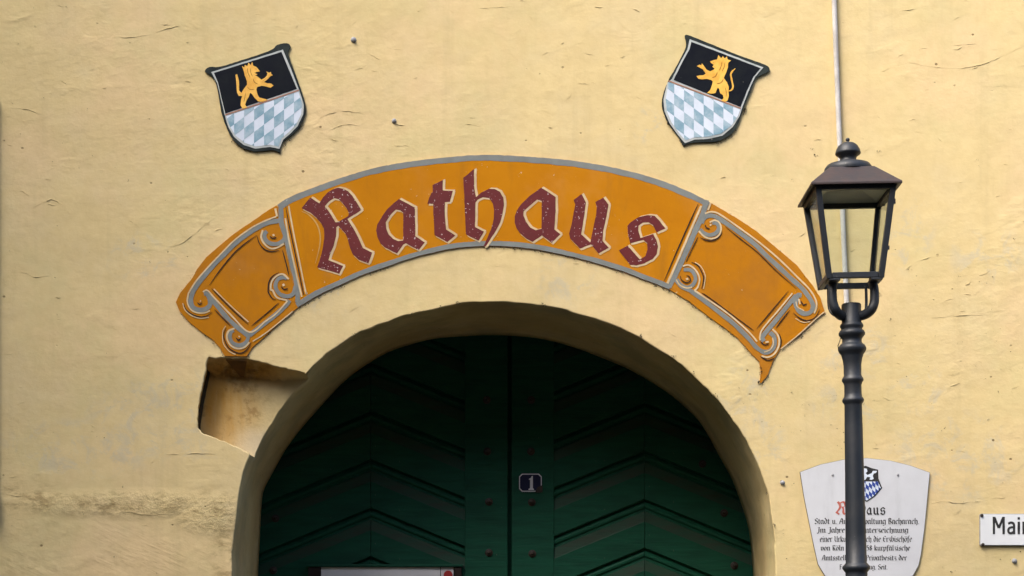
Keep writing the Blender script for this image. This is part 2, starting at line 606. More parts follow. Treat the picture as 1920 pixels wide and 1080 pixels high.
front_px = [(435, 1080), (437, 1027), (442, 980), (445.5, 934), (452, 899), (461.7, 869), (469, 851), (481.7, 821), (500, 790),
            (518.5, 760), (545, 724), (575.6, 699), (584, 689), (611, 664), (631, 651), (662, 630.5), (694, 615.5), (740, 598.6), (793, 584),
            (855, 571.5), (900, 567), (946, 566.8), (1017, 572.5), (1053, 579), (1100, 592), (1128, 602), (1181, 624), (1215, 643),
            (1263, 673), (1308, 710), (1342, 745), (1371, 784), (1395, 818), (1408, 841), (1426, 883), (1439, 922), (1445, 956),
            (1451, 995), (1453.5, 1046), (1453.5, 1080)]
back_px = [(483.7, 1080), (486, 1038), (489, 980), (492, 936), (496, 916), (508, 892), (522, 867), (540, 836), (564, 804), (595.6, 769),
           (635, 724), (657, 706), (671, 695), (704, 673), (746, 653), (800, 637.7), (860, 630), (912, 628), (990, 632), (1043, 641.5),
           (1095, 658), (1128, 671), (1176, 692), (1234, 724), (1272, 752), (1306, 785), (1328, 817), (1341, 839), (1367, 888),
           (1387, 935), (1400, 974), (1408, 1020), (1411.5, 1080)]


def resample(pts, n):
    d = [0]
    for a, b in zip(pts, pts[1:]):
        d.append(d[-1] + math.hypot(b[0] - a[0], b[1] - a[1]))
    out, j = [], 0
    for i in range(n):
        t = d[-1] * i / (n - 1)
        while j < len(d) - 2 and d[j + 1] < t:
            j += 1
        u = (t - d[j]) / (d[j + 1] - d[j])
        out.append((pts[j][0] + (pts[j + 1][0] - pts[j][0]) * u, pts[j][1] + (pts[j + 1][1] - pts[j][1]) * u))
    return out


NA = 150
fp = resample(cat_rom(front_px, 8), NA)
bp = resample(cat_rom(back_px, 8), NA)
FW = [P(x, y) for x, y in fp]
BW = [P(x, y, TH) for x, y in bp]
FW = [Vector((FW[0].x - 0.01, 0, 0))] + FW + [Vector((FW[-1].x, 0, 0))]
BW = [Vector((BW[0].x - 0.01, TH, 0))] + BW + [Vector((BW[-1].x, TH, 0))]
fpx = [(433, 1868)] + fp + [(1454, 1868)]
# wander of the plaster edge
for i, v in enumerate(FW):
    if 0 < i < len(FW) - 1:
        n3 = mnoise.noise_vector(Vector((v.x * 7, v.z * 7, 1.7)))
        n4 = mnoise.noise_vector(Vector((v.x * 28, v.z * 28, 5.7)))
        FW[i] = v + Vector((n3.x * 0.006 + n4.x * 0.0045, 0, n3.z * 0.006 + n4.z * 0.0045))


def near(px, py):
    return min(range(len(fpx)), key=lambda i: (fpx[i][0] - px) ** 2 + (fpx[i][1] - py) ** 2)


i0, i1 = near(469, 851), near(575.6, 699)


def col_pt(i, y):
    t = y / TH
    v = FW[i].lerp(BW[i], t)
    w = 0.006 * mnoise.noise(Vector((v.x * 5, y * 5, v.z * 5)))
    c = Vector((-0.11, 0, 2.3))
    dr = Vector((v.x - c.x, 0, v.z - c.z)).normalized()
    v = v + dr * w * min(1, y / 0.1)
    v.y = y
    return v


rec_bottom = [(469, 851), (455, 843), (440, 836), (420, 828), (395, 818), (378, 811), (371, 803)]
rec_left = [(370, 785), (372, 765), (376, 742), (381, 718), (386, 694), (388, 678), (391, 669)]
rec_top = [(405, 673), (422, 671), (445, 672), (463, 672), (480, 677), (500, 682), (520, 688), (545, 693), (575.6, 699)]
drop_top = [30, 28, 27, 27, 26, 24, 19, 14, 9, 3]          # how far the rough lintel of the recess hangs down at its back, px
rec = rough(rec_bottom + rec_left, 4, 1.6, False) + rough(rec_top, 4, 2.2, False)
rec[0], rec[-1] = rec_bottom[0], rec_top[-1]

# full front outline of the opening with a marker for each vertex
opening = [('a', i, FW[i]) for i in range(0, i0 + 1)]
for (x, y) in rec[1:-1]:
    opening.append(('r', (x, y), P(x, y)))
opening += [('a', i, FW[i]) for i in range(i1, len(FW))]
m = len(opening)
offs = []
for j in range(m):
    a, b = opening[max(0, j - 1)][2], opening[min(m - 1, j + 1)][2]
    t = (b - a)
    t = Vector((t.x, 0, t.z)).normalized()
    offs.append(Vector((-t.z, 0, t.x)))        # points away from the opening (walked left side up, right side down)

vs, fs, mi = [], [], []
X0, X1, ZT = -9.0, 8.0, 7.6


def addv(v):
    vs.append(Vector(v))
    return len(vs) - 1


lip_rows = []
for s in range(5):
    a = math.pi / 2 * s / 4
    row = []
    for j in range(m):
        rr = LIP * (0.7 + 0.6 * mnoise.noise(Vector((opening[j][2].x * 9, 0, opening[j][2].z * 9))) + 0.3)
        o = opening[j][2] + offs[j] * rr * (1 - math.sin(a))
        row.append(addv((o.x, rr * (1 - math.cos(a)), max(0, o.z))))
    lip_rows.append(row)
for s in range(4):
    for j in range(m - 1):
        fs.append((lip_rows[s][j], lip_rows[s][j + 1], lip_rows[s + 1][j + 1], lip_rows[s + 1][j]))
        mi.append(0)
# front face: tessellated polygon round the opening
poly = [vs[i] for i in lip_rows[0]]
outer = [Vector((X1, 0, 0)), Vector((X1, 0, ZT)), Vector((X0, 0, ZT)), Vector((X0, 0, 0))]
oi = [addv(v) for v in outer]
ring = lip_rows[0] + oi
for t in tessellate_polygon([[Vector((vs[i].x, vs[i].z, 0)) for i in ring]]):
    tri = [ring[q] for q in t]
    nrm = (vs[tri[1]] - vs[tri[0]]).cross(vs[tri[2]] - vs[tri[0]])
    fs.append(tuple(tri) if nrm.y < 0 else tuple(reversed(tri)))
    mi.append(0)
n_front = len(fs)
# reveal
inner_row = lip_rows[-1]
lip_of = {}
for j in range(m):
    if opening[j][0] == 'a':
        lip_of[opening[j][1]] = inner_row[j]
levels = [0.05, 0.09, DR, 0.21, 0.30, 0.42, 0.55, 0.68, 0.78, TH]
grid = {}
for i in range(len(FW)):
    for y in levels:
        if y < DR and i0 < i < i1:
            continue
        p = col_pt(i, y)
        p.z = max(0, p.z)
        grid[(i, y)] = addv(p)
for i in range(len(FW) - 1):
    notch = i0 <= i < i1
    prev = None
    if not notch:
        fs.append((lip_of[i], lip_of[i + 1], grid[(i + 1, levels[0])], grid[(i, levels[0])]))
        mi.append(1)
    for a, b in zip(levels, levels[1:]):
        if notch and a < DR:
            continue
        fs.append((grid[(i, a)], grid[(i + 1, a)], grid[(i + 1, b)], grid[(i, b)]))
        mi.append(1)
# recess sides and back
rj = [j for j in range(m) if opening[j][0] == 'r']
back_idx = []
nt = len(rec) - 2
top_start = min(q for q, j in enumerate(rj) if opening[j][1][1] < 700 and opening[j][1][0] > 393)
for q, j in enumerate(rj):
    x, y = opening[j][1]
    w = P(x, y)
    z = w.z
    if q >= top_start - 3:
        u = max(0.0, min(1.0, (x - 391) / (575 - 391)))
        dpx = drop_top[min(9, int(u * 9))] * (1 - (u * 9 - int(u * 9))) + drop_top[min(9, int(u * 9) + 1)] * (u * 9 - int(u * 9))
        z -= dpx * D / F * (1 + 0.25 * mnoise.noise(Vector((x * 0.1, 0, 0))))
        if q < top_start:
            z = w.z - dpx * D / F * (q - top_start + 4) / 4
    ux = 0.022 * max(0.0, min(1.0, (470 - x) / 80)) if q < top_start + 6 else 0.0
    back_idx.append(addv((w.x - ux, DR, z)))
chain_f = [inner_row[rj[0] - 1]] + [inner_row[j] for j in rj] + [inner_row[rj[-1] + 1]]
chain_b = [grid[(i0, DR)]] + back_idx + [grid[(i1, DR)]]
mids = []
for a, b in zip(chain_f, chain_b):
    pa, pb = vs[a], vs[b]
    q = pa.lerp(pb, 0.5)
    q += Vector((0.006 * mnoise.noise(q * 11), 0, 0.007 * mnoise.noise(q * 13 + Vector((4, 0, 0)))))
    mids.append(addv(q))
mids[0], mids[-1] = addv(vs[grid[(i0, 0.05)]]), addv(vs[grid[(i1, 0.05)]])
for q in range(len(chain_f) - 1):
    fs.append((chain_f[q], chain_f[q + 1], mids[q + 1], mids[q]))
    fs.append((mids[q], mids[q + 1], chain_b[q + 1], chain_b[q]))
    mi += [2, 2]
rback = chain_b + [grid[(i, DR)] for i in range(i1 - 1, i0, -1)]
for t in tessellate_polygon([[Vector((vs[i].x, vs[i].z, 0)) for i in rback]]):
    tri = [rback[q] for q in t]
    nrm = (vs[tri[1]] - vs[tri[0]]).cross(vs[tri[2]] - vs[tri[0]])
    fs.append(tuple(tri) if nrm.y < 0 else tuple(reversed(tri)))
    mi.append(2)
# back of the wall and its outer edges
brow = [grid[(i, TH)] for i in range(len(FW))]
ob = [addv(v + Vector((0, TH, 0))) for v in outer]
ringb = brow + ob
for t in tessellate_polygon([[Vector((vs[i].x, vs[i].z, 0)) for i in ringb]]):
    fs.append(tuple(ringb[q] for q in t))
    mi.append(0)
for a, b in ((0, 1), (1, 2), (2, 3)):
    fs.append((oi[a], oi[b], ob[b], ob[a]))
    mi.append(0)
me = mesh('wall', vs, fs)
WALL_ME = me
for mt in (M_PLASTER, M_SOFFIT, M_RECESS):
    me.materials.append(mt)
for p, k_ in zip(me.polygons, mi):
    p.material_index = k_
    p.use_smooth = (len(p.vertices) == 4)
fix_normals(me)
wall = link('wall', me, None, hall)
wall['label'] = 'uneven yellow plaster wall with a square recess beside the arch'

# dark ribbon for the crack down the inner edge of the recess
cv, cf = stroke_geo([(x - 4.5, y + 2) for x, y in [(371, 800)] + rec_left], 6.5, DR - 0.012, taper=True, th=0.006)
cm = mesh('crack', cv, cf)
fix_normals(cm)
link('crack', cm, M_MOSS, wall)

# raised lips and cracks of the render, traced and scattered
ridges = []


def ridge(pts, w, h, y=0.0):
    p = densify(cat_rom(pts, 5), 2.5, False)
    n = len(p)
    v, f = [], []
    for i, (x, yy) in enumerate(p):
        e = math.sin(math.pi * (i + 0.4) / (n - 0.2)) ** 0.7 * max(0.05, min(1.0, 0.55 + 1.6 * mnoise.noise(Vector((x * 0.06, yy * 0.06, 4.4)))))
        jit = 1 + 0.5 * mnoise.noise(Vector((x * 0.2, yy * 0.2, 1)))
        c = P(x, yy + 1.6 * mnoise.noise(Vector((x * 0.12, yy * 0.12, 7))) + 0.8 * mnoise.noise(Vector((x * 0.4, yy * 0.4, 2))))
        v += [(c.x, y + 0.001, c.z + w * 1.6 * e * jit), (c.x, y - h * e * jit, c.z - w * 0.15), (c.x, y - h * 0.75 * e * jit, c.z - w * 0.35), (c.x, y + 0.001, c.z - w * 0.5 * e)]
    for i in range(n - 1):
        for q in range(3):
            a, b = 4 * i + q, 4 * i + 4 + q
            f.append((a, b, b + 1, a + 1))
    ridges.append((v, f))


traced = [[(290, 62), (310, 55), (340, 48), (360, 52)], [(205, 68), (240, 70), (275, 66)], [(730, 90), (742, 92), (758, 93)],
          [(722, 232), (745, 234), (760, 235)], [(610, 252), (630, 238), (655, 233), (672, 236)], [(870, 232), (885, 234), (900, 237)],
          [(600, 220), (640, 208), (690, 214)], [(1110, 155), (1130, 154)], [(1115, 13), (1130, 14)],
          [(20, 202), (50, 205), (80, 216)], [(60, 390), (85, 378), (100, 375), (120, 385)], [(25, 510), (50, 512), (65, 520), (90, 517)],
          [(400, 410), (380, 425), (350, 450), (320, 465)], [(505, 610), (520, 600), (540, 598), (560, 594)], [(1010, 585), (1025, 575)],
          [(650, 590), (665, 578), (680, 572)], [(1725, 122), (1790, 128), (1850, 118), (1920, 85)], [(1660, 30), (1690, 20), (1740, 15)],
          [(1680, 520), (1720, 490), (1760, 480), (1790, 478)], [(1745, 596), (1790, 592), (1850, 590)], [(1780, 85), (1830, 82)],
          [(1650, 135), (1700, 118), (1730, 122)], [(1740, 945), (1770, 940), (1800, 943), (1850, 938)], [(1780, 725), (1800, 718)],
          [(1860, 935), (1885, 932)], [(1500, 640), (1530, 628), (1545, 618)], [(1485, 655), (1510, 640)], [(0, 925), (60, 935), (90, 950)],
          [(180, 955), (215, 945), (240, 960), (290, 965), (330, 958)], [(350, 965), (390, 945), (430, 940)], [(240, 475), (255, 470), (275, 480)],
          [(110, 150), (130, 158), (145, 152)], [(900, 15), (960, 12)], [(500, 240), (520, 232), (545, 228)], [(1100, 620), (1130, 640), (1150, 638)],
          [(1250, 620), (1280, 640)], [(420, 855), (380, 850), (300, 852)], [(20, 40), (60, 30), (80, 38)]]
for tpx in traced:
    if any(((x - 945) / 508) ** 2 + ((y - 1010) / 445) ** 2 < 1.03 for x, y in tpx):
        continue
    ridge(tpx, 0.0032, 0.0028)
rnd = random.Random(11)
from_arch = lambda x, y: ((x - 945) / 620) ** 2 + ((y - 1010) / 735) ** 2
for _ in range(520):
    x, y = rnd.uniform(-40, 1960), rnd.uniform(-30, 1100)
    if from_arch(x, y) < 1.06 and not (from_arch(x, y) < 0.6 and ((x - 945) / 520) ** 2 + ((y - 1010) / 460) ** 2 > 1.05 and y < 900):
        continue
    if 350 < x < 600 and 60 < y < 300 or 1220 < x < 1460 and 50 < y < 290 or 330 < x < 590 and 640 < y < 870 or 1480 < x < 1760 and y > 840:
        continue
    if x > 1820 and y > 950:
        continue
    n = rnd.randint(1, 3)
    a = rnd.uniform(-0.45, 0.45)
    L = rnd.uniform(4, 10)
    pts = [(x, y)]
    for q in range(n):
        a += rnd.uniform(-0.5, 0.5)
        pts.append((pts[-1][0] + L * math.cos(a), pts[-1][1] + L * math.sin(a)))
    ridge(pts, rnd.uniform(0.0014, 0.0032), rnd.uniform(0.0010, 0.0028))
v, f = join_geo(ridges)
me = mesh('plaster_ridges', v, f, True)
rd = link('plaster_ridges', me, M_PLASTER, wall)
rd['kind'] = 'stuff'

# unseen window added past the left edge; its surround throws the soft shade there
wx1, wx0, wz0, wz1 = -2.585, -3.95, 2.35, 4.40
STONE = painted('added grey sandstone', (0.30, 0.26, 0.20), (0.22, 0.18, 0.14), 0.4, 5)
win = box('added_window', wx0 + 0.2, wx1 - 0.2, -0.02, -0.004, wz0 + 0.16, wz1 - 0.2, painted('added dark window pane', (0.02, 0.025, 0.03), rough=0.1, bump=0.0), hall)
for nm, a in (('jamb', (wx0, wx0 + 0.17)), ('jamb', (wx1 - 0.17, wx1))):  # jambs of the added window
    box(nm, a[0], a[1], -0.045, 0.0, wz0 + 0.13, wz1 - 0.18, STONE, win, 0.01)
box('added_lintel', wx0, wx1, -0.05, 0.0, wz1 - 0.178, wz1, STONE, win, 0.01)
box('added_sill', wx0 - 0.06, wx1 + 0.004, -0.07, 0.0, wz0, wz0 + 0.128, STONE, win, 0.01)
box('added_mullion', (wx0 + wx1) / 2 - 0.05, (wx0 + wx1) / 2 + 0.05, -0.04, -0.021, wz0 + 0.13, wz1 - 0.18, STONE, win, 0.008)


# ------------------------------------------------------------------ unseen houses added to shade the wall and block low sky
def house(label, x0, x1, y0, y1, h, ridge_h, wallc, roofc, axis, wins):
    t = thing('house', label, 'house', ((x0 + x1) / 2, (y0 + y1) / 2, 0))  # added unseen house
    mw = painted('added house render ' + axis, wallc, None, 0.3, 1.5)
    mr = painted('added slate roof ' + axis, roofc, None, 0.4, 4)
    mg = painted('added house window glass ' + axis, (0.02, 0.025, 0.03), rough=0.12, bump=0.0)
    ox, oy = t.location.x, t.location.y
    box('wall', x0 - ox, x1 - ox, y0 - oy, y1 - oy, 0, h, mw, t)  # wall of the added house
    e = 0.35
    a, b, c_, d = x0 - e - ox, x1 + e - ox, y0 - e - oy, y1 + e - oy
    if axis == 'x':
        m_ = (c_ + d) / 2
        v = [(a, c_, h), (b, c_, h), (b, d, h), (a, d, h), (a, m_, ridge_h), (b, m_, ridge_h)]
        f = [(0, 1, 5, 4), (2, 3, 4, 5), (0, 4, 3), (1, 2, 5), (0, 3, 2, 1)]
    else:
        m_ = (a + b) / 2
        v = [(a, c_, h), (b, c_, h), (b, d, h), (a, d, h), (m_, c_, ridge_h), (m_, d, ridge_h)]
        f = [(0, 4, 5, 3), (1, 2, 5, 4), (0, 1, 4), (2, 3, 5), (0, 3, 2, 1)]
    me = mesh('roof', [(p[0], p[1], p[2] + 0.003) for p in v], f)
    fix_normals(me)
    link('roof', me, mr, t)
    for z in (1.1, 4.0, 6.9):
        if z + 1.6 > h:
            continue
        for q in range(wins):
            u = (q + 0.5) / wins
            if axis == 'x':
                cx, yy = x0 + (x1 - x0) * u - ox, y1 - oy
                w = box('added_window', cx - 0.5, cx + 0.5, yy + 0.003, yy + 0.03, z, z + 1.5, mg, t)
                for g4 in ((cx - 0.6, cx - 0.5, z - 0.1, z + 1.6), (cx + 0.5, cx + 0.6, z - 0.1, z + 1.6), (cx - 0.499, cx + 0.499, z + 1.501, z + 1.6), (cx - 0.499, cx + 0.499, z - 0.1, z - 0.001)):
                    box('frame', g4[0], g4[1], yy + 0.002, yy + 0.07, g4[2], g4[3], STONE, w)  # frame of the added house's window
            else:
                cy, xx = y0 + (y1 - y0) * u - oy, x1 - ox
                w = box('added_window', xx + 0.003, xx + 0.03, cy - 0.5, cy + 0.5, z, z + 1.5, mg, t)
                for g4 in ((cy - 0.6, cy - 0.5, z - 0.1, z + 1.6), (cy + 0.5, cy + 0.6, z - 0.1, z + 1.6), (cy - 0.499, cy + 0.499, z + 1.501, z + 1.6), (cy - 0.499, cy + 0.499, z - 0.1, z - 0.001)):
                    box('frame', xx + 0.002, xx + 0.07, g4[0], g4[1], g4[2], g4[3], STONE, w)  # frame of the added house's window
    return t


house('unseen tall stone house added forward of the facade to shade the window side', -15.5, -7.3, -8.3, -0.2, 12.0, 16.0, (0.20, 0.16, 0.12), (0.05, 0.05, 0.055), 'y', 3)
house('unseen dark timber house across the street, added to block low sky, first from the tall stone house', -12.0, -3.2, -21.0, -12.0, 9.4, 13.0, (0.10, 0.075, 0.055), (0.05, 0.05, 0.055), 'x', 3)
house('unseen grey brown house across the street, added to block low sky straight opposite the gateway', -3.0, 7.0, -21.0, -12.3, 8.8, 12.6, (0.12, 0.09, 0.06), (0.05, 0.05, 0.055), 'x', 4)
house('unseen dark brown house across the street, added to block low sky opposite the street sign', 7.2, 19.0, -21.0, -11.8, 9.0, 12.6, (0.09, 0.07, 0.055), (0.05, 0.05, 0.055), 'x', 4)

# ------------------------------------------------------------------ door leaves
DY = TH + 0.075                                 # face of the boards
ds = (D + DY) / F


def dx(px):
    return (px - VX) * ds


def dz(py):
    return EZ + (VY - py) * ds


PER = 91 * ds
SL = 0.41
prof = [(0, 0.0), (0, -0.006), (3, -0.009), (5, -0.016), (8, -0.021), (12, -0.020), (15, -0.010), (18, -0.011), (20, -0.020), (38, -0.028), (40, -0.030), (88, -0.030), (90, -0.022), (90, 0.0)]


def plank_mesh(name, w):
    """board running from x = 0 (mitre) to x = w and falling outwards"""
    v, f, mm = [], [], []
    for x in (0.0015 * (1 if w > 0 else -1), w):
        for a, d in prof:
            v.append((x, d, -a * ds - SL * abs(x)))
    n = len(prof)
    for i in range(n - 1):
        f.append((i, i + 1, n + i + 1, n + i))
        mm.append(1 if 8 <= i <= 9 else 0)
    f.append(tuple(range(n)))
    f.append(tuple(range(n, 2 * n)))
    mm += [0, 0]
    me = mesh(name, v, f)
    fix_normals(me)
    me.materials.append(M_DOOR)
    me.materials.append(M_DOORW)
    for p, q in zip(me.polygons, mm):
        p.material_index = q
    return me


stud_me = lathe_mesh('stud', [(0.021, 0.0), (0.021, 0.004), (0.017, 0.007), (0.0115, 0.0075), (0.011, 0.014), (0.007, 0.019), (0.002, 0.021)], 16)
stud_me.transform(__import__('mathutils').Matrix.Rotation(math.pi / 2, 4, 'X'))
stud_me.materials.append(M_RUST)
apex = {'l': (696, 682), 'r': (1208, 666)}
for side in ('l', 'r'):
    leaf = bpy.data.objects.new('door_leaf', None)
    COL.objects.link(leaf)
    leaf.parent = hall
    leaf['label'] = ('dark green door leaf of chevron boards with the notice case' if side == 'l'
                     else 'dark green door leaf of chevron boards carrying the house number')
    ax, ay = apex[side]
    xa = dx(ax)
    lo, hi = (dx(430), dx(873)) if side == 'l' else (dx(1037), dx(1480))
    meshes = [plank_mesh('plank', lo - xa), plank_mesh('plank', hi - xa)]
    row = -2
    while True:
        zt = dz(ay) - row * PER
        if zt - PER - SL * max(xa - lo, hi - xa) < 0.16:
            break
        for pm in meshes:
            o = bpy.data.objects.new('plank', pm)
            COL.objects.link(o)
            o.location = (xa, DY, zt)
            o.parent = leaf
        row += 1
    # framing: meeting stile, bottom rail, back boarding
    sx0, sx1 = (dx(872), dx(952)) if side == 'l' else (dx(959.5), dx(1038.5))
    box('stile', sx0, sx1, DY - 0.036, DY + 0.02, 0.03, dz(545), M_DOOR, leaf, 0.004)
    box('bottom_rail', lo, hi - 0.002 if side == 'l' else hi, DY - 0.034, DY + 0.018, 0.03, 0.55, M_DOOR, leaf, 0.004)
    box('backing', lo, dx(961) if side == 'l' else hi, DY + 0.021, DY + 0.05, 0.03, dz(500), M_DOOR, leaf) if side == 'l' else \
        box('backing', dx(961) + 0.002, hi, DY + 0.021, DY + 0.05, 0.03, dz(500), M_DOOR, leaf)
    if side == 'l':
        st = [(913, 752, 0), (914, 848, 0), (917, 942, 0), (917, 1037, 0), (917, 1132, 0), (518, 973, 1), (514, 1070, 1), (522, 1165, 1)]
    else:
        st = [(996, 752, 0), (995.5, 848, 0), (997, 943, 0), (998, 1039, 0), (998, 1134, 0), (1316, 871, 1), (1356.5, 963, 1), (1375.5, 1061, 1), (1375, 1155, 1)]
    for (x, y, kind) in st:
        o = bpy.data.objects.new('stud', stud_me)
        COL.objects.link(o)
        o.location = (dx(x), DY - (0.030 if kind else 0.036), dz(y))
        o.parent = leaf

# ------------------------------------------------------------------ painted banner sign above the arch
sign = thing('banner_sign', 'arched ochre banner reading Rathaus with scrolled ends above the gateway', 'sign', (0, 0, 0))
top_o = [(520, 385), (542, 371), (585, 353.5), (631, 337), (675, 323), (724, 311), (770, 303.5), (820, 297.5), (870, 293), (920, 291), (981, 294), (1030, 297.5), (1075, 302),
         (1130, 311), (1185, 323), (1230, 336), (1267, 349.5), (1300, 364), (1331, 380)]
bot_o = [(559, 577), (595, 555), (638, 535), (680, 516), (727, 500), (770, 485), (812, 474), (860, 465), (912, 461.5), (950, 462.5), (981, 465), (1022, 471), (1063, 480), (1105, 490),
         (1144, 502), (1175, 512), (1205, 524), (1230, 533), (1254, 543)]
ct, cb = cat_rom(top_o, 3), cat_rom(bot_o, 3)
BY = -0.007
centre = rough(ct, 5, 0.6, False) + rough(list(reversed(cb)), 5, 0.7, False)
cp = plate('centre_panel', centre, BY, 0.004, M_ORANGE, sign)
left_end = [(519, 385.5), (500, 397), (470, 418), (440, 438), (410, 463), (387, 483), (370, 505), (360, 523), (338, 550), (330, 567), (337, 584), (357, 606),
            (381, 625), (400, 638), (413, 653), (422, 668), (463, 668.5), (474, 651), (494, 634), (529, 601), (558.4, 577.4)]
right_end = [(1331.6, 380.4), (1351, 392), (1388, 414), (1418, 434), (1463.5, 472), (1495, 499), (1524, 537), (1538, 559), (1546.6, 587), (1533, 595), (1497, 629), (1463.5, 653),
             (1449, 677), (1439, 704), (1426, 719), (1424, 716), (1426, 700), (1424, 679), (1408, 663), (1382, 634), (1358, 615), (1332, 597), (1291, 565), (1254.8, 543.3)]
lp_ = plate('end_panel', rough(left_end, 5, 0.5), BY + 0.0006, 0.004, M_ORANGE_E, sign)
rp_ = plate('end_panel', rough(right_end, 5, 0.5), BY + 0.0006, 0.004, M_ORANGE_E, sign)
# tip of the left end painted on the underside of the recess
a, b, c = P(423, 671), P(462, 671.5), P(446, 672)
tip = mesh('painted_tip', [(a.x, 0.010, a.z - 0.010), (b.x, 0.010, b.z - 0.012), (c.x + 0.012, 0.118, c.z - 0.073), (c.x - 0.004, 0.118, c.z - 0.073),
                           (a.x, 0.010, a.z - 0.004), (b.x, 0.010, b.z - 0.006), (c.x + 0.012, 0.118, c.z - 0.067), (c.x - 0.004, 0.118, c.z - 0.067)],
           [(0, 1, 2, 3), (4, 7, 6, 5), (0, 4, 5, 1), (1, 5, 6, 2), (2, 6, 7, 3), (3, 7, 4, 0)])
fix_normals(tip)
link('painted_tip', tip, painted('shade darkened ochre paint', (0.17, 0.075, 0.010), (0.09, 0.045, 0.012), 0.4, 14), sign)  # shade of the underside put into the tip's paint colour


def band(curve, w, inward):
    """strip of even width along a curve, offset to one side"""
    o = []
    n = len(curve)
    for i, (x, y) in enumerate(curve):
        a, b = curve[max(0, i - 1)], curve[min(n - 1, i + 1)]
        L = math.hypot(b[0] - a[0], b[1] - a[1])
        nx, ny = -(b[1] - a[1]) / L, (b[0] - a[0]) / L
        ww = w * (1 + 0.15 * mnoise.noise(Vector((x * 0.03, y * 0.03, 2))))
        o.append((x + nx * ww * inward, y + ny * ww * inward))
    return o


plate('border', rough(ct, 5, 0.6, False) + rough(list(reversed(band(ct, 11.0, 1))), 5, 0.4, False), BY - 0.0007, BY + 0.001, M_GREY, sign)
plate('border', rough(band(cb, 9.0, -1), 5, 0.4, False) + rough(list(reversed(cb)), 5, 0.7, False), BY - 0.0007, BY + 0.001, M_GREY, sign)

z1 = lambda p: Z(560, 340, 5.683, p)
z2 = lambda p: Z(780, 310, 6.356, p)
z3 = lambda p: Z(950, 340, 6.75, p)
z4 = lambda p: Z(1060, 350, 6.75, p)
LETTERS = [
    (z1([(35, 290), (125, 178), (222, 240), (262, 175), (310, 125), (365, 90), (420, 72), (480, 85), (530, 110), (575, 160), (670, 310), (522, 405), (600, 530), (640, 610),
         (685, 715), (785, 765), (745, 880), (640, 840), (580, 785), (550, 715), (525, 620), (500, 560), (460, 520), (425, 478), (405, 495), (400, 590), (375, 690), (335, 790),
         (320, 845), (475, 905), (435, 990), (200, 920), (240, 800), (265, 690), (275, 590), (270, 510), (240, 450), (190, 390), (120, 335)]),
     z1([(280, 270), (330, 215), (380, 185), (430, 195), (470, 240), (510, 290), (540, 350), (530, 375), (415, 440), (395, 440), (340, 350)])),
    (z1([(1070, 193), (1240, 285), (1245, 590), (1345, 655), (1278, 738), (1145, 665), (1115, 680), (1050, 775), (920, 710), (870, 665), (840, 600), (828, 530), (840, 465), (880, 395),
         (930, 320), (1000, 250)]),
     z1([(1035, 305), (975, 370), (930, 440), (935, 510), (960, 570), (1010, 620), (1060, 640), (1115, 635), (1115, 340), (1085, 315)])),
    (z2([(200, 240), (320, 180), (320, 305), (440, 310), (405, 440), (345, 445), (345, 600), (360, 770), (470, 840), (375, 920), (220, 835), (210, 600), (205, 465), (135, 460), (180, 340),
         (200, 320)]), None),
    (z2([(565, 155), (690, 50), (695, 280), (715, 385), (780, 330), (870, 285), (940, 288), (1000, 320), (1040, 390), (1050, 480), (1030, 600), (1000, 700), (930, 820), (835, 965), (805, 968),
         (860, 850), (905, 740), (925, 640), (930, 540), (915, 460), (870, 395), (800, 385), (735, 415), (710, 450), (705, 740), (810, 795), (745, 905), (595, 830), (580, 500)]), None),
    (z3([(440, 85), (620, 205), (618, 400), (605, 615), (680, 675), (570, 785), (445, 690), (330, 770), (250, 730), (170, 665), (125, 600), (100, 520), (100, 450), (130, 370), (190, 290),
         (280, 200), (400, 110)]),
     z3([(385, 235), (300, 310), (215, 385), (215, 440), (245, 520), (300, 590), (370, 625), (443, 605), (443, 255)])),
    (z4([(105, 175), (205, 100), (260, 205), (240, 370), (200, 610), (315, 712), (345, 560), (385, 380), (395, 270), (380, 200), (480, 145), (545, 235), (520, 380), (480, 560), (470, 690),
         (550, 780), (420, 850), (325, 735), (185, 790), (60, 660), (45, 600), (80, 480), (105, 330), (125, 230)]), None),
    (z4([(785, 500), (830, 450), (920, 395), (1040, 365), (1130, 375), (1175, 420), (1265, 535), (1155, 585), (1105, 490), (1050, 455), (980, 460), (925, 500), (920, 560), (950, 655),
         (1110, 605), (1150, 680), (1170, 760), (1155, 860), (1100, 925), (1000, 975), (900, 1000), (820, 995), (675, 810), (785, 750), (940, 925), (1010, 885), (1040, 800), (1030, 720),
         (985, 678), (820, 722), (790, 600)]), None)]
for i, (ol, hole) in enumerate(LETTERS):
    L = plate('letter', rough(ol, 4, 0.45), BY - 0.0022, BY + 0.001, M_RED, sign, [rough(hole, 4, 0.45)] if hole else [])
    L['label'] = 'oxblood blackletter %s with flaking paint' % 'Rathaus'[i]
    geos = []
    for q, off in enumerate(((4.2, -2.2), (4.6, 0.6), (2.4, 3.2))):
        geos.append(plate_geo(rough(ol, 5, 0.6), BY - 0.0011 - 0.0002 * q, BY + 0.001, [hole] if hole else [], off=off))
    v, f = join_geo(geos)
    me = mesh('highlight', v, f)
    fix_normals(me)
    link('highlight', me, M_CREAM, L)
# brush line shadowing the R
strokes('highlight', [(z1([(35, 325), (110, 360), (190, 450), (230, 570), (225, 700), (180, 880)]), 2.6)], BY - 0.0012, painted('thin ochre glaze', (0.55, 0.32, 0.09), (0.5, 0.26, 0.05)), cp, True)

q5 = lambda p: Z(320, 370, 6.0, p)
q6 = lambda p: Z(320, 510, 5.4, p)
q7 = lambda p: Z(1240, 360, 5.4, p)
q8 = lambda p: Z(1360, 470, 4.154, p)


def grey(pts, w, parent, lev=0.0):
    return strokes('scroll', [(pts, w)], BY - 0.0008 - lev * 0.5, M_GREY, parent)


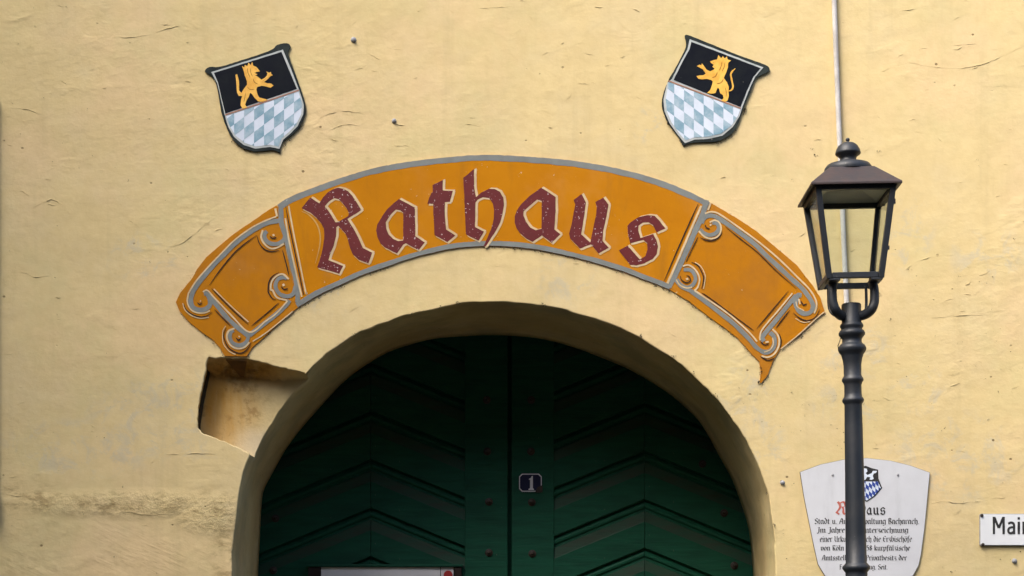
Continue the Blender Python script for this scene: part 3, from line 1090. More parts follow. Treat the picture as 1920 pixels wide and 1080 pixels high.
# left end
grey(q5([(1240, 95), (1245, 200), (1250, 300), (1310, 480), (1360, 720), (1420, 980)]) + q6([(1290, 310)]), 9.5, lp_, 0.0001)
grey(q5([(1230, 265), (1100, 290), (1000, 335), (880, 410), (740, 515), (600, 650), (470, 780), (350, 925), (280, 1020)]) +
     q6([(225, 215), (205, 290), (225, 355), (290, 388), (360, 375), (402, 330), (395, 265), (365, 222), (338, 222)]), 8.6, lp_, 0.0003)
grey(q6([(385, 235), (430, 290), (560, 450), (680, 565), (790, 650)]), 8.4, lp_, 0.0005)
grey(q6([(800, 645), (900, 565), (1060, 440), (1160, 350), (1205, 290)]), 8.4, lp_, 0.0007)
grey(q6([(785, 640), (780, 690), (740, 735), (680, 745), (625, 715), (602, 660), (612, 610), (640, 592)]), 7.4, lp_, 0.0009)
grey(q5([(1295, 430), (1270, 490), (1200, 528), (1120, 522), (1068, 480), (1058, 420), (1085, 385)]), 7.4, lp_, 0.0009)
grey(q6([(1265, 150), (1240, 225), (1180, 250), (1110, 228), (1068, 170), (1068, 110), (1100, 68), (1150, 58), (1180, 72)]), 7.4, lp_, 0.0009)
hl = [(q5([(1190, 222), (1050, 275), (900, 355), (720, 488), (560, 648), (420, 795), (290, 945), (215, 1065)]) + q6([(180, 235), (172, 310), (205, 380), (265, 414), (340, 418), (400, 395)]), 2.6),
      (q6([(330, 205), (375, 190), (450, 270), (620, 445), (800, 612), (960, 505), (1080, 415), (1185, 295)]), 2.6),
      (q5([(1040, 375), (1020, 450), (1060, 530), (1130, 580), (1200, 570), (1280, 525)]), 3.2),
      (q5([(1330, 925), (1270, 870), (1200, 885), (1140, 950), (1128, 1040)]) + q6([(1035, 190), (1080, 262), (1180, 290)]), 3.2),
      (q6([(650, 575), (590, 600), (572, 670), (610, 745), (680, 778), (750, 765), (800, 715)]), 3.2),
      (q6([(125, 320), (150, 390), (215, 445), (300, 472), (390, 462)]), 1.6), (q6([(560, 550), (530, 610), (535, 720), (590, 800), (660, 838)]), 1.6),
      (q6([(835, 705), (960, 625), (1130, 490), (1240, 400)]), 2.0),
      (q6([(440, 175), (600, 335), (790, 510)]), 1.8),
      (q5([(1292, 240), (1340, 520), (1420, 880)]) + q6([(1330, 255)]), 3.0), (q5([(1330, 100), (1380, 380), (1450, 720), (1520, 1060)]) + q6([(1382, 212)]), 2.8),
      (q5([(1180, 130), (1200, 220)]), 4.0),
      (q5([(1150, 435), (1170, 425)]), 4), (q6([(1140, 125), (1150, 145)]), 4), (q6([(300, 295), (310, 300)]), 3), (q6([(690, 655), (705, 660)]), 3)]
strokes('highlight_lines', hl, BY - 0.0016, M_CREAM, lp_)
dk = [(q5([(970, 430), (760, 590), (600, 770), (435, 995)]), 2.0), (q5([(975, 440), (1000, 520), (1060, 590), (1140, 615), (1225, 600)]), 2.2), (q5([(1260, 600), (1300, 745), (1335, 890)]), 2.2),
      (q5([(1222, 850), (1150, 890), (1108, 960), (1100, 1050)]) + q6([(995, 215), (1030, 268), (1070, 287)]), 2.4), (q6([(1100, 315), (960, 435), (820, 550)]), 2.0),
      (q6([(415, 170), (600, 360), (790, 535)]), 2.0), (q6([(135, 325), (160, 385), (220, 432), (300, 457), (370, 447), (425, 410)]), 2.2), (q6([(445, 383), (530, 470), (610, 550)]), 2.0),
      (q6([(565, 570), (540, 640), (555, 710), (600, 780), (680, 822), (740, 817), (790, 770), (820, 710)]), 2.2),
      (q5([(1295, 100), (1340, 340), (1420, 720), (1490, 1060)]) + q6([(1355, 232)]), 2.2),
      (q5([(1118, 440), (1150, 466), (1195, 455)]), 2.4), (q6([(1120, 150), (1150, 180), (1190, 170)]), 2.4), (q6([(272, 312), (298, 330), (322, 312)]), 2.2), (q6([(662, 668), (690, 692), (718, 672)]), 2.4)]
strokes('outline_lines', dk, BY - 0.0022, M_DARKL, lp_, True)
# right end
grey(q7([(455, 85), (420, 220), (340, 400), (230, 650), (120, 880), (75, 968)]), 10, rp_, 0.0001)
grey(q7([(405, 320), (420, 275), (470, 245), (540, 250), (620, 297), (740, 380), (880, 480), (970, 555)]) +
     q8([(300, 25), (420, 135), (520, 228), (600, 300), (660, 380), (682, 435), (660, 482), (610, 492), (562, 462), (545, 405), (562, 352), (592, 352)]), 8.6, rp_, 0.0003)
grey(q8([(550, 350), (480, 435), (400, 535), (315, 635), (285, 680), (300, 708)]), 8.2, rp_, 0.0005)
grey(q7([(150, 890), (200, 955), (270, 990), (340, 1035)]) + q8([(20, 535), (100, 605), (180, 685), (240, 755), (300, 792), (350, 782), (380, 735), (377, 672), (345, 640)]), 8.4, rp_, 0.0007)
grey(q7([(165, 900), (190, 940), (250, 968), (310, 950), (345, 890), (330, 830), (290, 792), (225, 790)]), 7.2, rp_, 0.0009)
grey(q7([(390, 380), (430, 420), (490, 440), (550, 420), (580, 370), (560, 322), (515, 312)]), 7.2, rp_, 0.0009)
hl = [(q7([(440, 222), (500, 205), (570, 220), (680, 290), (820, 390), (970, 500)]) + q8([(350, 10), (450, 100), (560, 210), (650, 300), (700, 380), (708, 440), (690, 490)]), 3.0),
      (q8([(520, 335), (400, 480), (290, 610), (268, 670), (270, 700)]), 2.8), (q7([(335, 1000), (400, 1045)]) + q8([(0, 478), (120, 578), (200, 655), (245, 710)]), 3.0),
      (q7([(378, 400), (430, 452), (500, 477), (570, 452), (602, 390), (590, 320), (540, 290), (488, 312)]), 3.0),
      (q7([(215, 755), (280, 745), (350, 800), (385, 880), (370, 960), (335, 1002)]), 3.0), (q7([(150, 890), (185, 945), (250, 975), (310, 968)]), 2.2),
      (q7([(340, 715), (400, 760), (440, 840), (440, 900), (425, 985)]), 1.6),
      (q8([(365, 612), (412, 670), (415, 740), (380, 805), (330, 832), (280, 822)]), 3.2), (q8([(300, 792), (345, 775), (372, 730), (365, 680)]), 1.8),
      (q8([(430, 768), (570, 655), (700, 535), (772, 478)]), 1.8), (q8([(570, 380), (580, 420)]), 3), (q8([(545, 530), (600, 560), (660, 555)]), 1.6),
      (q8([(610, 470), (560, 440), (548, 400)]), 1.6), (q8([(310, 715), (335, 712)]), 3),
      (q7([(402, 145), (300, 380), (180, 660), (60, 930)]), 4.0), (q7([(498, 118), (470, 190)]), 3.0), (q7([(250, 890), (270, 880)]), 4), (q7([(490, 345), (505, 330)]), 3)]
strokes('highlight_lines', hl, BY - 0.0016, M_CREAM, rp_)
dk = [(q7([(645, 355), (800, 480), (965, 610)]) + q8([(400, 165), (560, 305)]), 1.8), (q7([(370, 455), (305, 590), (245, 718)]), 1.8), (q7([(390, 465), (450, 492), (520, 497), (580, 462), (615, 412)]), 2.2),
      (q7([(300, 715), (360, 742), (400, 800), (427, 880), (405, 985)]), 2.2), (q7([(405, 1025), (490, 1078)]) + q8([(120, 552), (220, 625)]), 1.9), (q8([(240, 612), (360, 470), (490, 315)]), 1.8),
      (q8([(390, 607), (445, 535), (500, 465)]), 2.2), (q8([(525, 485), (580, 530), (640, 547), (700, 520), (732, 460)]), 2.0), (q8([(415, 645), (432, 700), (425, 760)]), 2.2),
      (q8([(268, 825), (330, 856), (385, 835)]), 2.2), (q7([(440, 335), (455, 365), (490, 378)]), 2.4), (q7([(190, 850), (202, 892), (250, 922), (292, 900), (280, 860), (250, 850)]), 2.2),
      (q8([(585, 392), (605, 425), (632, 415)]), 2.6), (q8([(270, 712), (305, 736), (340, 727)]), 2.2), (q7([(370, 125), (210, 480), (22, 915)]), 2.2)]
strokes('outline_lines', dk, BY - 0.0022, M_DARKL, rp_, True)


# ------------------------------------------------------------------ coats of arms
def clip_convex(subject, clip):
    out = subject
    area = sum(clip[i][0] * clip[(i + 1) % len(clip)][1] - clip[(i + 1) % len(clip)][0] * clip[i][1] for i in range(len(clip)))
    cl = clip if area > 0 else list(reversed(clip))
    for i in range(len(cl)):
        a, b = cl[i], cl[(i + 1) % len(cl)]
        inp, out = out, []
        ins = lambda p: (b[0] - a[0]) * (p[1] - a[1]) - (b[1] - a[1]) * (p[0] - a[0]) >= 0
        for j in range(len(inp)):
            p, q = inp[j], inp[(j + 1) % len(inp)]
            ip, iq = ins(p), ins(q)
            if ip != iq:
                d1 = (b[0] - a[0]) * (p[1] - a[1]) - (b[1] - a[1]) * (p[0] - a[0])
                d2 = (b[0] - a[0]) * (q[1] - a[1]) - (b[1] - a[1]) * (q[0] - a[0])
                t = d1 / (d1 - d2)
                x = (p[0] + (q[0] - p[0]) * t, p[1] + (q[1] - p[1]) * t)
            if ip:
                out.append(p)
                if not iq:
                    out.append(x)
            elif iq:
                out.append(x)
        if not out:
            return []
    return out


def poly_area(p):
    return abs(sum(p[i][0] * p[(i + 1) % len(p)][1] - p[(i + 1) % len(p)][0] * p[i][1] for i in range(len(p)))) / 2


def shield(label, zf, rim, edge, chief, lower, line, lion, tail, slope, xref, v0, cw, rh, details):
    t = thing('coat_of_arms', label, 'coat of arms', group='painted shields above the gateway')
    plate('rim', rough(cat_rom(zf(rim), 3, True), 4, 0.5), -0.010, 0.004, M_RIM, t)
    plate('edging', rough(zf(edge), 4, 0.3), -0.0115, -0.009, M_SILVER, t)
    plate('black_field', rough(zf(chief), 4, 0.25), -0.0125, -0.0105, M_BLACK, t)
    low = zf(lower)
    lf = plate('lozenge_field', low, -0.0124, -0.0105, M_LWHITE, t)
    for i in range(-5, 7):
        xa, xb = xref + cw * i, xref + cw * (i + 1)
        for j in range(-4, 6):
            if (i + j) % 2 == 0:
                continue
            va, vb = v0 + rh * j, v0 + rh * (j + 1)
            sh = lambda x: slope * (x - 485)
            cell = [(xa, va + sh(xa)), (xb, va + sh(xb)), (xb, vb + sh(xb)), (xa, vb + sh(xa))]
            c = clip_convex(low, zf(cell))
            if len(c) >= 3 and poly_area(c) > 5:
                c = [p for q, p in enumerate(c) if math.hypot(p[0] - c[q - 1][0], p[1] - c[q - 1][1]) > 0.05]
                plate('lozenge', c, -0.0130, -0.011, M_LBLUE, lf)
    strokes('dividing_line', [(zf(line), 2.0)], -0.0134, M_LINE, t)
    ln = plate('lion', rough(zf(lion), 3, 0.35), -0.0140, -0.012, M_GOLD, t)
    strokes('brushwork', [(zf(q), w) for q, w in details], -0.0146, M_LIONLINE, ln, True)
    if tail:
        v, f = stroke_geo(zf(tail), 3.2, -0.0139, taper=True, th=0.002)
        me = mesh('tail', v, f)
        fix_normals(me)
        link('tail', me, M_GOLD, ln)
    return t


sa = lambda p: Z(360, 60, 4.5, p)
sb = lambda p: Z(1220, 50, 4.5, p)
shield('black and pale blue lozenge shield whose gold lion faces the lamp, above the R', sa,
       [(110, 335), (150, 300), (240, 298), (400, 250), (600, 185), (685, 148), (720, 115), (800, 100), (832, 125), (815, 170), (822, 215), (870, 350), (920, 490), (960, 620), (955, 700), (920, 790),
        (850, 870), (780, 920), (750, 965), (742, 1020), (680, 1000), (540, 1012), (430, 980), (340, 900), (290, 800), (250, 680), (225, 540), (205, 440), (165, 372)],
       [(165, 345), (770, 155), (835, 310), (908, 500), (946, 620), (941, 700), (893, 800), (833, 862), (772, 912), (740, 992), (660, 975), (540, 990), (438, 958), (357, 890), (307, 800), (280, 710), (247, 570), (217, 440)],
       [(188, 352), (758, 175), (818, 318), (888, 486), (284, 695), (252, 560), (222, 430)],
       [(292, 717), (902, 510), (930, 612), (925, 698), (880, 790), (820, 850), (760, 903), (733, 972), (660, 957), (540, 972), (450, 942), (370, 880), (322, 800)],
       [(284, 706), (600, 602), (905, 497)],
       [(425, 295), (445, 308), (450, 285), (470, 296), (480, 265), (497, 288), (511, 260), (520, 290), (550, 305), (565, 325), (577, 340), (545, 345), (535, 355), (556, 364), (535, 374), (550, 380), (570, 395), (590, 410),
        (615, 395), (635, 375), (640, 355), (630, 340), (655, 350), (668, 343), (672, 362), (686, 372), (665, 380), (645, 402), (612, 430), (640, 440), (670, 443), (692, 460), (665, 477), (630, 467), (590, 461), (555, 470),
        (545, 490), (555, 530), (572, 560), (610, 570), (642, 580), (600, 597), (560, 592), (530, 562), (510, 530), (495, 520), (480, 560), (462, 590), (452, 620), (468, 643), (430, 654), (413, 625), (418, 580), (428, 548),
        (400, 547), (384, 520), (378, 440), (370, 370), (385, 365), (400, 420), (402, 500), (420, 522), (440, 490), (468, 450), (468, 420), (450, 380), (442, 340)], None,
       -0.75, 443, 692, 84, 95,
       [([(538, 318), (550, 322)], 1.6), ([(528, 352), (545, 346)], 1.2), ([(470, 310), (476, 350), (494, 392)], 1.0), ([(497, 315), (500, 350), (516, 385)], 1.0), ([(520, 400), (530, 430), (560, 448)], 1.1),
        ([(470, 470), (492, 492), (530, 492)], 1.0), ([(455, 520), (450, 560), (440, 600)], 0.9), ([(600, 425), (625, 400)], 0.9)])
shield('black and pale blue lozenge shield whose gold lion turns from the lamp', sb,
       [(288, 80), (340, 86), (500, 150), (750, 250), (960, 325), (1000, 360), (990, 385), (920, 420), (882, 450), (850, 530), (800, 650), (772, 720), (720, 860), (650, 930), (560, 972), (450, 978), (340, 985), (275, 1008),
        (262, 985), (230, 932), (150, 822), (108, 730), (93, 640), (108, 560), (150, 455), (210, 350), (278, 220), (298, 150)],
       [(328, 112), (948, 350), (878, 430), (823, 550), (773, 680), (748, 760), (692, 850), (602, 926), (480, 953), (370, 958), (288, 988), (230, 922), (158, 820), (116, 720), (106, 620), (138, 480), (178, 448), (248, 308), (308, 198)],
       [(342, 135), (925, 357), (863, 430), (808, 550), (756, 684), (192, 456), (262, 312), (325, 200)],
       [(150, 475), (755, 706), (734, 760), (680, 840), (592, 908), (480, 935), (370, 940), (292, 965), (242, 910), (175, 815), (135, 720), (125, 620)],
       [(150, 464), (450, 578), (757, 696)],
       [(570, 248), (592, 274), (606, 256), (622, 275), (640, 260), (647, 285), (677, 293), (652, 312), (650, 350), (632, 400), (615, 440), (642, 480), (657, 520), (654, 550), (657, 590), (647, 630), (625, 642), (592, 630),
        (613, 610), (608, 585), (585, 570), (575, 532), (565, 520), (552, 545), (545, 567), (510, 573), (472, 567), (500, 540), (515, 500), (523, 470), (508, 457), (470, 447), (430, 453), (400, 447), (383, 425), (410, 418),
        (440, 418), (463, 404), (440, 370), (410, 352), (388, 340), (410, 328), (425, 335), (430, 317), (447, 340), (470, 370), (500, 385), (525, 372), (538, 360), (518, 345), (530, 330), (505, 312), (498, 300), (530, 290), (558, 284)],
       [(652, 550), (678, 542), (692, 512), (682, 460), (674, 410), (690, 380), (712, 362)],
       0.75, 445, 787, 83, 95,
       [([(522, 312), (535, 308)], 1.6), ([(532, 345), (545, 352)], 1.2), ([(600, 300), (592, 340), (575, 380)], 1.0), ([(625, 305), (618, 345), (600, 385)], 1.0), ([(560, 390), (545, 425), (515, 440)], 1.1),
        ([(610, 450), (590, 480), (555, 488)], 1.0), ([(625, 520), (635, 560), (632, 600)], 0.9), ([(470, 400), (450, 375)], 0.9)])


# ------------------------------------------------------------------ lettering with the built-in sans face
def text_mesh(name, body, px0, px1, base, cap, y, mat, parent, bold=0.0, fit=True, conv=None):
    cu = bpy.data.curves.new(name, 'FONT')
    cu.body = body
    cu.size = 1.0
    cu.offset = bold
    cu.extrude = 0.0
    o = bpy.data.objects.new(name, cu)
    COL.objects.link(o)
    dg = bpy.context.evaluated_depsgraph_get()
    me = bpy.data.meshes.new_from_object(o.evaluated_get(dg))
    bpy.data.objects.remove(o)
    xs = [v.co.x for v in me.vertices]
    x0, x1 = min(xs), max(xs)
    conv = conv or (lambda px, py: P(px, py))
    for v in me.vertices:
        px = px0 + (v.co.x - x0) * ((px1 - px0) / (x1 - x0) if fit else (px1 - px0))
        py = base - v.co.y * cap / 0.70
        q = conv(px, py)
        v.co = (q.x, y, q.z)
    me.name = name
    me.materials.clear()
    return link(name, me, mat, parent)


# information plaque behind the lamp post
pq = thing('information_plaque', 'white shield-shaped town history plaque with small arms, behind the lamp post', 'plaque')
pz = lambda p: Z(1480, 840, 4.5, p)
PO = pz([(90, 205), (260, 142), (450, 102), (650, 88), (850, 110), (1020, 152), (1180, 210), (1166, 350), (1152, 500), (1132, 700), (1105, 900), (1085, 990), (1040, 1075), (960, 1150), (820, 1215), (670, 1240),
         (520, 1215), (390, 1150), (300, 1080), (240, 980), (200, 800), (160, 600), (120, 400)])
plate('edge', [(1622 + (x - 1622) * 1.005, 970 + (y - 970) * 1.005) for x, y in PO], -0.0085, 0.004, M_RUST, pq)
plate('panel', PO, -0.011, -0.004, M_ENAMEL, pq)
PY = -0.0122
ARMS = [(500, 190), (570, 172), (640, 152), (690, 172), (745, 185), (748, 260), (780, 340), (720, 410), (650, 457), (575, 415), (500, 335), (518, 260)]
am = plate('small_arms', pz(ARMS), PY, -0.0105, M_PRINT, pq)
low = pz([(510, 285), (742, 285), (768, 338), (715, 400), (650, 445), (580, 405), (512, 330)])
af = plate('lozenge_field', low, PY - 0.0006, PY + 0.0003, M_LWHITE, am)
for i in range(-8, 9):
    for j in range(-8, 8):
        if (i + j) % 2 == 0:
            continue
        xa, va = 640 + 27 * i, 340 + 36 * j
        sh = lambda x: 0.9 * (x - 640)
        c = clip_convex(low, pz([(xa, va + sh(xa)), (xa + 27, va + sh(xa + 27)), (xa + 27, va + 36 + sh(xa + 27)), (xa, va + 36 + sh(xa))]))
        if len(c) >= 3 and poly_area(c) > 3:
            plate('lozenge', c, PY - 0.0012, PY, M_DBLUE, af)
plate('small_lion', pz([(560, 260), (575, 235), (565, 215), (590, 200), (600, 180), (625, 172), (650, 178), (655, 200), (640, 215), (655, 230), (690, 215), (700, 195), (735, 195), (728, 212), (708, 218), (700, 238), (708, 262),
                        (690, 272), (672, 268), (680, 250), (655, 245), (635, 272), (610, 272), (612, 255), (590, 262), (580, 275)]), PY - 0.0008, PY + 0.0003, M_LWHITE, am)
# heading reuses the blackletter forms, stood upright
hx = [(385, 480), (485, 545), (548, 588), (592, 640), (648, 695), (703, 755), (762, 806)]
hy = [(450, 568), (500, 568), (470, 568), (448, 580), (500, 568), (500, 568), (500, 568)]
for i, (ol, hole) in enumerate(LETTERS):
    cx = sum(p[0] for p in ol) / len(ol)
    ang = -math.asin(max(-1, min(1, (cx - 940) / 760))) * 0.9
    rot = lambda p: (p[0] * math.cos(ang) - p[1] * math.sin(ang), p[0] * math.sin(ang) + p[1] * math.cos(ang))
    r = [rot(p) for p in ol]
    x0, x1 = min(p[0] for p in r), max(p[0] for p in r)
    y0, y1 = min(p[1] for p in r), max(p[1] for p in r)
    fit = lambda p: pz([(hx[i][0] + (rot(p)[0] - x0) / (x1 - x0) * (hx[i][1] - hx[i][0]), hy[i][0] + (rot(p)[1] - y0) / (y1 - y0) * (hy[i][1] - hy[i][0]))])[0]
    plate('letter', [fit(p) for p in ol], PY, -0.0105, M_PRINTR if i == 0 else M_PRINT, pq, [[fit(p) for p in hole]] if hole else [])
BL = {'a': (.62, [[(.45, .9), (.15, 1), (.05, .75), (.05, .25), (.18, 0), (.45, .2)], [(.45, 1), (.45, .15), (.58, 0)]]), 'b': (.58, [[(.08, 1.5), (.08, .15), (.25, 0), (.48, .2), (.48, .8), (.3, 1), (.1, .82)]]),
      'c': (.5, [[(.45, .85), (.25, 1), (.06, .75), (.06, .25), (.22, 0), (.45, .15)]]), 'd': (.6, [[(.1, 1.5), (.48, .95), (.5, .25), (.28, 0), (.06, .25), (.06, .75), (.28, 1), (.45, .85)]]),
      'e': (.5, [[(.08, .5), (.42, .65), (.42, .85), (.25, 1), (.06, .75), (.06, .25), (.22, 0), (.44, .18)]]), 'f': (.42, [[(.45, 1.4), (.28, 1.5), (.15, 1.3), (.15, -.3)], [(0, .95), (.38, .95)]]),
      'g': (.6, [[(.45, .9), (.15, 1), (.05, .7), (.05, .3), (.2, .05), (.45, .25)], [(.48, 1), (.48, -.2), (.25, -.42), (.05, -.3)]]), 'h': (.58, [[(.08, 1.5), (.08, .1), (.18, 0)], [(.08, .8), (.3, 1), (.48, .8), (.48, .1), (.36, -.35)]]),
      'i': (.3, [[(.05, .95), (.12, .85), (.12, .1), (.24, 0)], [(.1, 1.32), (.16, 1.24)]]), 'k': (.55, [[(.08, 1.5), (.08, .1), (.18, 0)], [(.08, .85), (.35, 1), (.4, .75), (.1, .55)], [(.2, .55), (.42, .1), (.52, 0)]]),
      'l': (.28, [[(.1, 1.5), (.1, .12), (.22, 0)]]), 'm': (.95, [[(.02, .95), (.1, .85), (.1, .1), (.18, 0)], [(.1, .8), (.3, 1), (.46, .85), (.46, .1), (.54, 0)], [(.46, .8), (.66, 1), (.82, .85), (.82, .1), (.92, 0)]]),
      'n': (.62, [[(.02, .95), (.1, .85), (.1, .1), (.18, 0)], [(.1, .8), (.32, 1), (.48, .85), (.48, .1), (.6, 0)]]), 'o': (.57, [[(.28, 1), (.06, .75), (.06, .25), (.25, 0), (.48, .25), (.48, .75), (.28, 1)]]),
      'p': (.58, [[(.02, .95), (.1, .85), (.1, -.4)], [(.1, .82), (.32, 1), (.5, .8), (.5, .2), (.3, 0), (.12, .12)]]), 'r': (.43, [[(.02, .95), (.1, .85), (.1, .1), (.2, 0)], [(.1, .8), (.3, 1), (.42, .88)]]),
      's': (.5, [[(.42, .88), (.25, 1), (.08, .8), (.12, .6), (.4, .42), (.42, .2), (.22, 0), (.04, .15)]]), 't': (.38, [[(.12, 1.25), (.12, .15), (.26, 0), (.36, .08)], [(0, .95), (.34, .95)]]),
      'u': (.62, [[(.04, .95), (.1, .85), (.1, .2), (.25, 0), (.46, .2)], [(.46, 1), (.46, .12), (.58, 0)]]), 'v': (.56, [[(.04, 1), (.1, .85), (.1, .2), (.28, 0), (.48, .3), (.48, .8), (.36, 1)]]),
      'w': (.82, [[(.04, 1), (.1, .2), (.26, 0), (.42, .2), (.42, .9)], [(.42, .2), (.58, 0), (.74, .3), (.74, .8), (.62, 1)]]), 'z': (.5, [[(.06, .95), (.42, .95), (.12, .5), (.42, .35), (.38, -.1), (.1, -.35)]]),
      '1': (.32, [[(.05, 1.2), (.2, 1.4), (.2, 0)]]), '3': (.5, [[(.06, 1.3), (.3, 1.4), (.42, 1.1), (.2, .78), (.46, .5), (.38, .08), (.05, .02)]]), '4': (.5, [[(.35, 0), (.35, 1.4), (.03, .5), (.5, .5)]]),
      '5': (.5, [[(.45, 1.4), (.12, 1.4), (.1, .85), (.35, .85), (.46, .5), (.35, .08), (.05, .02)]]), '8': (.55, [[(.28, .75), (.08, 1.05), (.28, 1.4), (.46, 1.05), (.28, .75), (.06, .38), (.28, 0), (.5, .38), (.28, .75)]]),
      'S': (.65, [[(.58, 1.25), (.35, 1.45), (.1, 1.2), (.16, .9), (.55, .6), (.58, .25), (.3, 0), (.04, .2)]]), 'A': (.76, [[(.1, 1.2), (.4, 1.45), (.6, 1.2), (.6, .1), (.72, 0)], [(.4, 1.4), (.12, .6), (.02, 0)], [(.1, .6), (.6, .6)]]),
      'I': (.5, [[(.05, 1.3), (.3, 1.45), (.45, 1.3), (.35, 1.1), (.35, .2), (.2, -.2), (.02, -.1)]]), 'J': (.5, [[(.05, 1.3), (.3, 1.45), (.45, 1.3), (.35, 1.1), (.35, .1), (.2, -.35), (.0, -.2)]]),
      'U': (.76, [[(.05, 1.4), (.15, 1.2), (.12, .3), (.35, 0), (.6, .25)], [(.6, 1.45), (.6, .1), (.72, 0)]]), 'E': (.66, [[(.6, 1.3), (.35, 1.45), (.08, 1.1), (.08, .3), (.35, 0), (.6, .2)], [(.1, .75), (.5, .8)]]),
      'K': (.64, [[(.12, 1.45), (.12, .1), (.22, 0)], [(.12, 1.3), (.45, 1.45), (.52, 1.1), (.14, .8)], [(.25, .8), (.5, .1), (.62, 0)]]), 'P': (.66, [[(.1, 1.45), (.16, 1.2), (.16, -.15)], [(.16, 1.25), (.42, 1.45), (.58, 1.2), (.55, .8), (.2, .65)]]),
      'B': (.62, [[(.1, 1.45), (.1, 0), (.4, 0), (.55, .3), (.35, .75), (.1, .78)], [(.1, 1.45), (.4, 1.42), (.5, 1.1), (.35, .78)]]), 'F': (.62, [[(.6, 1.4), (.15, 1.4), (.15, -.1)], [(.1, .8), (.5, .85)]]),
      'W': (1.0, [[(.04, 1.4), (.12, .2), (.3, 0), (.5, .2), (.5, 1.3)], [(.5, .2), (.7, 0), (.9, .4), (.9, 1.1), (.76, 1.4)]]), '.': (.2, [[(.04, .06), (.12, 0)]]), ' ': (.34, [])}
for u_, b_ in (('ö', 'o'), ('ä', 'a')):
    BL[u_] = (BL[b_][0], BL[b_][1] + [[(.12, 1.32), (.18, 1.25)], [(.38, 1.32), (.44, 1.25)]])
nib = (0.085, 0.07)
for body, x0, x1, base, xh in (('Stadt u. Amtsverwaltung Bacharach.', 210, 1090, 642, 33), ('Im Jahre 1314 Unterzeichnung', 230, 1000, 715, 31), ('einer Urkunde durch die Erzbischöfe', 255, 1030, 792, 33),
                               ('von Köln u. ab 1558 kurpfälzische', 262, 1015, 865, 30), ('Amtsstelle dann Privatbesitz der', 272, 985, 948, 30), ('Familie Wening. Seit.', 420, 825, 1025, 29)):
    total = sum(BL[c][0] + 0.08 for c in body) - 0.08
    sx_ = (x1 - x0) / total
    v, f, pen = [], [], 0.0
    for ci, c in enumerate(body):
        w_, stk = BL[c]
        for st_ in stk:
            for pi_, (a, b) in enumerate(zip(st_, st_[1:])):
                k_ = len(v)
                for (x, y), sg in ((a, -1), (a, 1), (b, 1), (b, -1)):
                    px, py = pz([(x0 + (pen + x + sg * nib[0]) * sx_, base - (y + sg * nib[1]) * xh)])[0]
                    q = P(px, py)
                    v.append((q.x, PY - 0.00004 * pi_, q.z))
                f.append((k_, k_ + 1, k_ + 2, k_ + 3))
        pen += w_ + 0.08
    link('text_line', mesh('text_line', v, f), M_PRINT, pq)
for (x, y) in pz([(362, 230), (912, 228)]):
    o = link('screw', lathe_mesh('screw', [(0.006, 0), (0.006, 0.003), (0.003, 0.005)], 12), M_STEEL, pq)
    q = P(x, y)
    o.location = (q.x, -0.0105, q.z)
    o.rotation_euler = (math.pi / 2, 0, 0)

# street name sign
ss = thing('street_name_sign', 'white enamel street sign with black lettering at the facade\'s lamp side', 'street sign')


def rrect(x0, y0, x1, y1, r, n=4):
    o = []
    for cx, cy, a0 in ((x1 - r, y1 - r, 0), (x0 + r, y1 - r, 90), (x0 + r, y0 + r, 180), (x1 - r, y0 + r, 270)):
        for q in range(n + 1):
            a = math.radians(a0 + 90 * q / n)
            o.append((cx + r * math.cos(a), cy + r * math.sin(a)))
    return o


plate('back_edge', rrect(1836, 963.6, 2096, 1023.4, 3), -0.010, 0.003, M_STEEL, ss)
plate('plate', rrect(1837.2, 964.8, 2094.8, 1022.2, 3), -0.014, -0.006, M_SIGNW, ss)
# narrow road-sign face, drawn as strokes (unit: cap height)
GL = {'M': (0.68, [[(0.065, 0), (0.065, 1)], [(0.08, 0.97), (0.34, 0.36)], [(0.34, 0.36), (0.60, 0.97)], [(0.615, 1), (0.615, 0)]]),
      'a': (0.45, [[(0.385, 0), (0.385, 0.25), (0.385, 0.5), (0.33, 0.63), (0.2, 0.665), (0.05, 0.6)], [(0.385, 0.40), (0.22, 0.39), (0.10, 0.33), (0.06, 0.2), (0.10, 0.09), (0.2, 0.055), (0.31, 0.09), (0.385, 0.17)]]),
      'i': (0.13, [[(0.065, 0), (0.065, 0.72)], [(0.065, 0.84), (0.065, 0.98)]]),
      'n': (0.44, [[(0.065, 0), (0.065, 0.72)], [(0.065, 0.5), (0.12, 0.62), (0.23, 0.665), (0.33, 0.62), (0.375, 0.48), (0.375, 0.25), (0.375, 0)]]),
      'z': (0.38, [[(0.02, 0.66), (0.36, 0.66)], [(0.33, 0.62), (0.05, 0.1)], [(0.02, 0.06), (0.37, 0.06)]]),
      'e': (0.44, [[(0.06, 0.36), (0.38, 0.36), (0.36, 0.56), (0.22, 0.665), (0.1, 0.58), (0.06, 0.36), (0.09, 0.13), (0.22, 0.055), (0.37, 0.12)]]),
      'r': (0.27, [[(0.065, 0), (0.065, 0.72)], [(0.065, 0.5), (0.12, 0.63), (0.26, 0.665)]]),
      'S': (0.48, [[(0.42, 0.82), (0.33, 0.93), (0.18, 0.93), (0.075, 0.82), (0.09, 0.66), (0.25, 0.53), (0.40, 0.4), (0.41, 0.2), (0.32, 0.07), (0.16, 0.065), (0.045, 0.2)]]),
      't': (0.29, [[(0.11, 0.95), (0.11, 0.5), (0.11, 0.17), (0.17, 0.06), (0.28, 0.06)], [(0.0, 0.66), (0.28, 0.66)]]),
      '.': (0.13, [[(0.065, 0), (0.065, 0.13)]]), ' ': (0.2, [])}
cx = 1860.0
